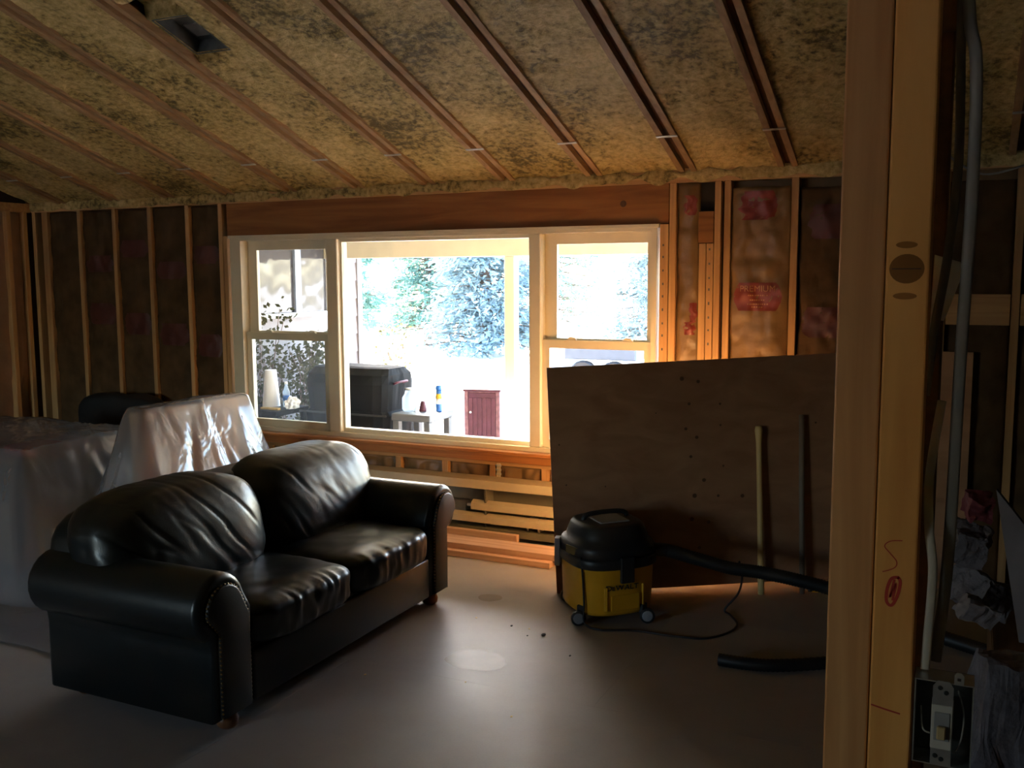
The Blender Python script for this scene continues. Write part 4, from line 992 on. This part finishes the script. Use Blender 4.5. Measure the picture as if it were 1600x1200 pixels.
for (a, b) in ((7.78, 8.42), (8.50, 9.0)):
    box('window_pane', (XW + 0.012, XW + 0.02, wy(a), wy(b), 1.43, 2.5), 'dark_window_glass', hw)
for (a, b, mt) in ((7.72, 7.79, 'white_paint'), (8.41, 8.51, 'blue_grey_paint'), (8.99, 9.05, 'white_paint')):
    box('window_jamb', (XW + 0.008, XW + 0.05, wy(a), wy(b), 1.43, 2.5), mt, hw)
box('window_head', (XW + 0.008, XW + 0.05, wy(7.72), wy(9.05), 2.5, 2.57), 'white_paint', hw)
# shrubs against the wing
def shrub(name, x, y, h, nst, spread, nleaf, label, leaf='shrub_leaf', lsz=0.06):
    rnd = random.Random(hash((round(x, 2), round(y, 2))) & 0xffff)
    root = empty(name, (x, y, GZ), label, 'shrub')
    bs = bmesh.new(); bl = bmesh.new()
    for k in range(nst):
        a = rnd.uniform(0, 6.28); t = rnd.uniform(0.2, 1) * spread
        p0 = Vector((x + rnd.uniform(-.08, .08), y + rnd.uniform(-.15, .15), GZ)); p2 = Vector((x + abs(math.cos(a)) * t * 0.45 if x < -5 else x + math.cos(a) * t, y + math.sin(a) * t, GZ + h * rnd.uniform(0.55, 1.0)))
        pm = p0.lerp(p2, 0.5) + Vector((rnd.uniform(-.06, .06), rnd.uniform(-.1, .1), 0.1))
        P = smooth_path([p0, pm, p2], 5); bm_tube(bs, P, [0.008 * (1 - 0.75 * i / len(P)) for i in range(len(P))], 5)
        for j in range(nleaf):
            q = P[rnd.randrange(2, len(P))] + Vector([rnd.gauss(0, 0.06) for _ in range(3)])
            d = Vector([rnd.gauss(0, 1) for _ in range(3)]).normalized(); e = d.orthogonal().normalized(); s = lsz * rnd.uniform(0.6, 1.2)
            bl.faces.new([bl.verts.new(q), bl.verts.new(q + d * s * 0.5 + e * s * 0.3), bl.verts.new(q + d * s), bl.verts.new(q + d * s * 0.5 - e * s * 0.3)])
    mesh_obj('stems', bs, 'stem_bark', root, True); mesh_obj('foliage', bl, leaf, root).__setitem__('kind', 'stuff')
shrub('wall_shrub', -6.12, 7.35, 1.75, 18, 0.45, 60, 'thin leafy shrub in front of the wing window')
shrub('wall_shrub', -6.10, 8.05, 1.45, 24, 0.5, 80, 'dull leafy shrub below the wing window behind the foam cups')
shrub('corner_shrub', -6.05, 9.5, 1.6, 14, 0.42, 14, 'sparse twiggy shrub at the far corner of the wing')

# grill under its cover
gr = empty('covered_grill', (-5.05, 7.35, -0.1), 'barbecue grill under a black fitted cover on the porch', 'grill')
bm = bmesh.new()
def cov(v, pts): return pts
prof = [(-5.46, -5.5 + 0.86, 0.02, 0), ]
lv = [(0.0, 0.44, 0.28), (0.42, 0.455, 0.285), (0.62, 0.465, 0.29), (0.66, 0.43, 0.27), (0.90, 0.455, 0.285), (0.98, 0.44, 0.26), (1.035, 0.41, 0.19), (1.045, 0.36, 0.14)]
rg = []
for i, (zz, hx, hy) in enumerate(lv):
    ring = []
    for k in range(40):
        a = 2 * math.pi * k / 40; q = (abs(math.cos(a)) ** 6 + abs(math.sin(a)) ** 6) ** (-1 / 6)
        f_ = 1 + (0.03 * nz(math.cos(a) * 3, math.sin(a) * 3, i) if i < 7 else 0)
        ring.append(bm.verts.new((-5.05 + hx * q * math.cos(a) * f_, 7.38 + hy * q * math.sin(a) * f_, -0.06 + zz)))
    rg.append(ring)
for i in range(len(rg) - 1):
    for k in range(40): bm.faces.new([rg[i][k], rg[i][(k + 1) % 40], rg[i + 1][(k + 1) % 40], rg[i + 1][k]])
bm.faces.new(rg[-1]); bm.faces.new(rg[0][::-1])
mesh_obj('cover', bm, 'grill_cover', gr)
box('hem_strap', (-5.52, -4.58, 7.085, 7.092, 0.565, 0.58), 'dark_metal', gr)
tube('handle', smooth_path([(-4.60, 7.25, 0.84), (-4.55, 7.25, 0.86), (-4.55, 7.4, 0.86), (-4.60, 7.4, 0.84)], 5), 0.01, 'burgundy', gr, 6)
for (x, y) in ((-5.4, 7.15), (-4.7, 7.15), (-5.4, 7.6), (-4.7, 7.6)): lathe('caster', [(0.02, 0), (0.025, 0.02), (0.02, 0.045)], (x, y, -0.1), 'vac_black', gr, 10)
# dark side table with cups and bottle
dt = empty('dark_side_table', (-5.88, 7.0, -0.1), 'dark patio table against the wing holding white foam cups', 'table')
box('table_top', (-6.2, -5.53, 6.78, 7.25, 0.555, 0.60), 'grill_cover', dt, bev=0.006); box('shelf', (-6.18, -5.58, 6.82, 7.2, 0.1, 0.13), 'grill_cover', dt); box('front_panel', (-6.18, -5.55, 6.80, 6.815, 0.13, 0.555), 'grill_cover', dt)
for (x, y) in ((-6.16, 6.82), (-5.57, 6.82), (-6.16, 7.21), (-5.57, 7.21)): box('leg', (x - 0.02, x + 0.02, y - 0.02, y + 0.02, -0.1, 0.555), 'grill_cover', dt)
fc = empty('foam_cup_stack', (-5.83, 7.08, 0.6), 'tall upside-down stack of white foam cups on the dark table', 'cups')
for k in range(7): lathe('cup', [(0.082 - k * 0.004, 0.0), (0.078 - k * 0.004, 0.0482)], (-5.83, 7.08, 0.601 + k * 0.0482), 'foam_cup', fc, 28, smooth=False)
bt = empty('plastic_bottle', (-5.655, 7.08, 0.6), 'clear plastic water bottle beside the foam cups', 'bottle')
lathe('body', [(0.03, 0), (0.033, 0.01), (0.033, 0.14), (0.014, 0.19), (0.013, 0.21)], (-5.655, 7.08, 0.601), 'jar_glass', bt, 16); lathe('cap', [(0.015, 0.21), (0.015, 0.235)], (-5.655, 7.08, 0.601), 'foam_cup', bt, 12); lathe('label_band', [(0.0337, 0.06), (0.0337, 0.11)], (-5.655, 7.08, 0.601), 'blue_label', bt, 16)
bm = bmesh.new(); bmesh.ops.create_icosphere(bm, subdivisions=4, radius=1.0)
for v in bm.verts:
    d = 1 + 0.45 * nz(v.co.x * 2.4, v.co.y * 2.4, v.co.z * 2.4); v.co = Vector((-5.545 + v.co.x * 0.06 * d, 7.02 + v.co.y * 0.07 * d, max(0.601, 0.64 + v.co.z * 0.065 * d)))
o = mesh_obj('crumpled_wrap', bm, 'foam_cup', None); tag(o, 'crumpled white plastic wrap next to the water bottle', 'wrapper')
o = box('wood_scrap', (-5.78, -5.58, 6.86, 6.90, 0.601, 0.62), 'handle_wood', None, bev=0.003); tag(o, 'short wood offcut on the dark patio table', 'offcut')
# grey patio table with jar etc.
gt_ = empty('grey_patio_table', (-4.52, 7.35, -0.1), 'small grey plastic patio table next to the covered grill', 'table')
box('table_top', (-4.80, -4.22, 6.98, 7.06, 0.535, 0.60), 'grey_plastic', gt_, bev=0.01, seg=2) if False else box('table_top', (-4.55, -4.16, 7.12, 7.55, 0.535, 0.60), 'grey_plastic', gt_, bev=0.01, seg=2)
for (x, y) in ((-4.51, 7.16), (-4.20, 7.16), (-4.51, 7.51), (-4.20, 7.51)): box('leg', (x - 0.03, x + 0.03, y - 0.03, y + 0.03, -0.1, 0.535), 'grey_plastic', gt_, bev=0.005)
jr = empty('glass_jar', (-4.47, 7.3, 0.6), 'clear glass jar on the grey patio table', 'jar')
lathe('body', [(0.05, 0), (0.066, 0.02), (0.066, 0.12), (0.04, 0.16), (0.04, 0.19)], (-4.47, 7.3, 0.601), 'jar_glass', jr, 20); lathe('lid', [(0.043, 0.19), (0.043, 0.205)], (-4.47, 7.3, 0.601), 'galvanised', jr, 20)
rc = empty('red_candle', (-4.355, 7.34, 0.6), 'small red tapered candle holder on the grey patio table', 'candle')
lathe('holder', [(0.034, 0), (0.034, 0.02), (0.022, 0.07), (0.018, 0.09)], (-4.355, 7.34, 0.601), 'burgundy', rc, 14); lathe('wick', [(0.003, 0.09), (0.003, 0.1)], (-4.355, 7.34, 0.601), 'vac_black', rc, 6)
bc = empty('blue_canister', (-4.215, 7.38, 0.6), 'tall blue and yellow spray canister on the grey patio table', 'canister')
lathe('body', [(0.026, 0), (0.028, 0.01), (0.028, 0.19)], (-4.215, 7.38, 0.601), 'blue_label', bc, 16); lathe('yellow_band', [(0.0285, 0.115), (0.0285, 0.16)], (-4.215, 7.38, 0.601), 'yellow_label', bc, 16); lathe('white_band', [(0.0285, 0.07), (0.0285, 0.112)], (-4.215, 7.38, 0.601), 'foam_cup', bc, 16)
lathe('cap', [(0.026, 0.19), (0.026, 0.225), (0.02, 0.235)], (-4.215, 7.38, 0.601), 'blue_label', bc, 16)
# weathered burgundy cupboard on the porch
cbd = empty('burgundy_cupboard', (-4.1, 8.12, -0.1), 'small weathered burgundy wooden cupboard standing on the porch', 'cupboard')
CM = Matrix.Translation((-4.105, 8.0, -0.1)) @ Matrix.Rotation(R(14), 4, 'Z')
box('carcass', (-0.17, 0.17, 0.012, 0.22, 0, 0.815), 'burgundy_worn', cbd, CM, 0.003); box('cupboard_top', (-0.18, 0.18, -0.01, 0.23, 0.815, 0.835), 'burgundy', cbd, CM, 0.003)
for (a, b) in ((-0.17, -0.135), (0.135, 0.17)): box('stile', (a, b, 0.0, 0.012, 0, 0.815), 'burgundy_worn', cbd, CM)
dd = box('door_rail', (-0.133, 0.133, 0.0, 0.012, 0.76, 0.80), 'burgundy', cbd, CM)
for k in range(6): box('door_board', (-0.131 + k * 0.044, -0.090 + k * 0.044, 0.001, 0.012, 0.02, 0.757), 'burgundy', cbd, CM, 0.0015)
bm = bmesh.new(); bmesh.ops.create_icosphere(bm, subdivisions=2, radius=0.011); bmesh.ops.transform(bm, matrix=CM @ Matrix.Translation((-0.11, -0.008, 0.62)), verts=bm.verts); mesh_obj('knob', bm, 'foam_cup', cbd, True)
# trees
def spruce(name, x, y, h, r_, n, leaf, label, bare=0.4, sz=0.28):
    rnd = random.Random(int(abs(x * 100)) + n)
    root = empty(name, (x, y, GZ), label, 'tree', 'evergreens beyond the porch')
    tube('trunk', [(x, y, GZ), (x, y, GZ + h * 0.5), (x, y, GZ + h * 0.97)], [0.16, 0.09, 0.02], 'bark', root, 8)
    bl = bmesh.new(); bb = bmesh.new()
    nb = int(n / 60)
    for k in range(nb):
        t = (k + rnd.random()) / nb; z0_ = GZ + bare + (h - bare) * t ** 1.1
        L = r_ * (1 - t) ** 0.75 * rnd.uniform(0.75, 1.1) + 0.15; a = rnd.uniform(0, 6.283)
        d = Vector((math.cos(a), math.sin(a), rnd.uniform(-0.15, 0.25))).normalized(); p0 = Vector((x, y, z0_))
        tip = p0 + d * L - Vector((0, 0, 0.12 * L))
        bm_tube(bb, [p0, p0.lerp(tip, 0.55) + Vector((0, 0, 0.04 * L)), tip], [0.025, 0.015, 0.005], 4, False)
        for j in range(60):
            s = rnd.random() ** 0.6; q = p0.lerp(tip, s) + Vector((0, 0, 0.04 * L * math.sin(s * 3))); q += Vector((rnd.gauss(0, 0.16 * L * 0.45 + 0.05), rnd.gauss(0, 0.16 * L * 0.45 + 0.05), rnd.gauss(-0.04, 0.09)))
            dl = (d * rnd.uniform(0.3, 1) + Vector((rnd.gauss(0, .6), rnd.gauss(0, .6), rnd.gauss(-0.15, .4)))).normalized(); e = dl.orthogonal().normalized(); e.rotate(Matrix.Rotation(rnd.uniform(0, 6.28), 3, dl)); w = sz * rnd.uniform(0.5, 1)
            bl.faces.new([bl.verts.new(q), bl.verts.new(q + dl * w * 0.5 + e * w * 0.16), bl.verts.new(q + dl * w), bl.verts.new(q + dl * w * 0.5 - e * w * 0.16)])
    mesh_obj('branches', bb, 'bark', root); mesh_obj('foliage', bl, leaf, root).__setitem__('kind', 'stuff')
spruce('spruce_tree', -14.6, 25.0, 7.5, 1.55, 15000, 'spruce_green', 'green spruce standing left of the blue spruce', 0.5)
spruce('spruce_tree', -11.6, 23.0, 6.5, 1.75, 21000, 'spruce_blue', 'dense blue spruce seen through the large centre pane', 0.25)
spruce('spruce_tree', -12.6, 30.0, 9.0, 2.4, 12000, 'spruce_green', 'tall green spruce farther off behind the blue spruce', 0.6)
spruce('spruce_tree', -13.1, 18.6, 7.0, 1.0, 8000, 'spruce_green', 'narrow green evergreen showing beside the wing corner', 0.9)
spruce('spruce_tree', -7.1, 23.5, 7.0, 1.35, 13000, 'spruce_blue', 'blue spruce seen through the upper right sash', 0.5)
# low trailer across the yard
tl = empty('flat_trailer', (-5.9, 16, GZ), 'grey low flat trailer parked across the yard', 'trailer')
box('bed', (-6.55, -5.2, 16.0, 17.2, GZ + 0.56, GZ + 0.80), 'trailer_grey', tl, bev=0.02)
for x in (-6.2, -5.62):
    bm = bmesh.new(); bm_lathe(bm, [(0.24, -0.06), (0.27, -0.04), (0.27, 0.04), (0.24, 0.06)], (0, 0, 0), 18); bmesh.ops.transform(bm, matrix=Matrix.Translation((x, 16.08, GZ + 0.271)) @ Matrix.Rotation(R(90), 4, 'X'), verts=bm.verts); mesh_obj('wheel', bm, 'rubber_black', tl)
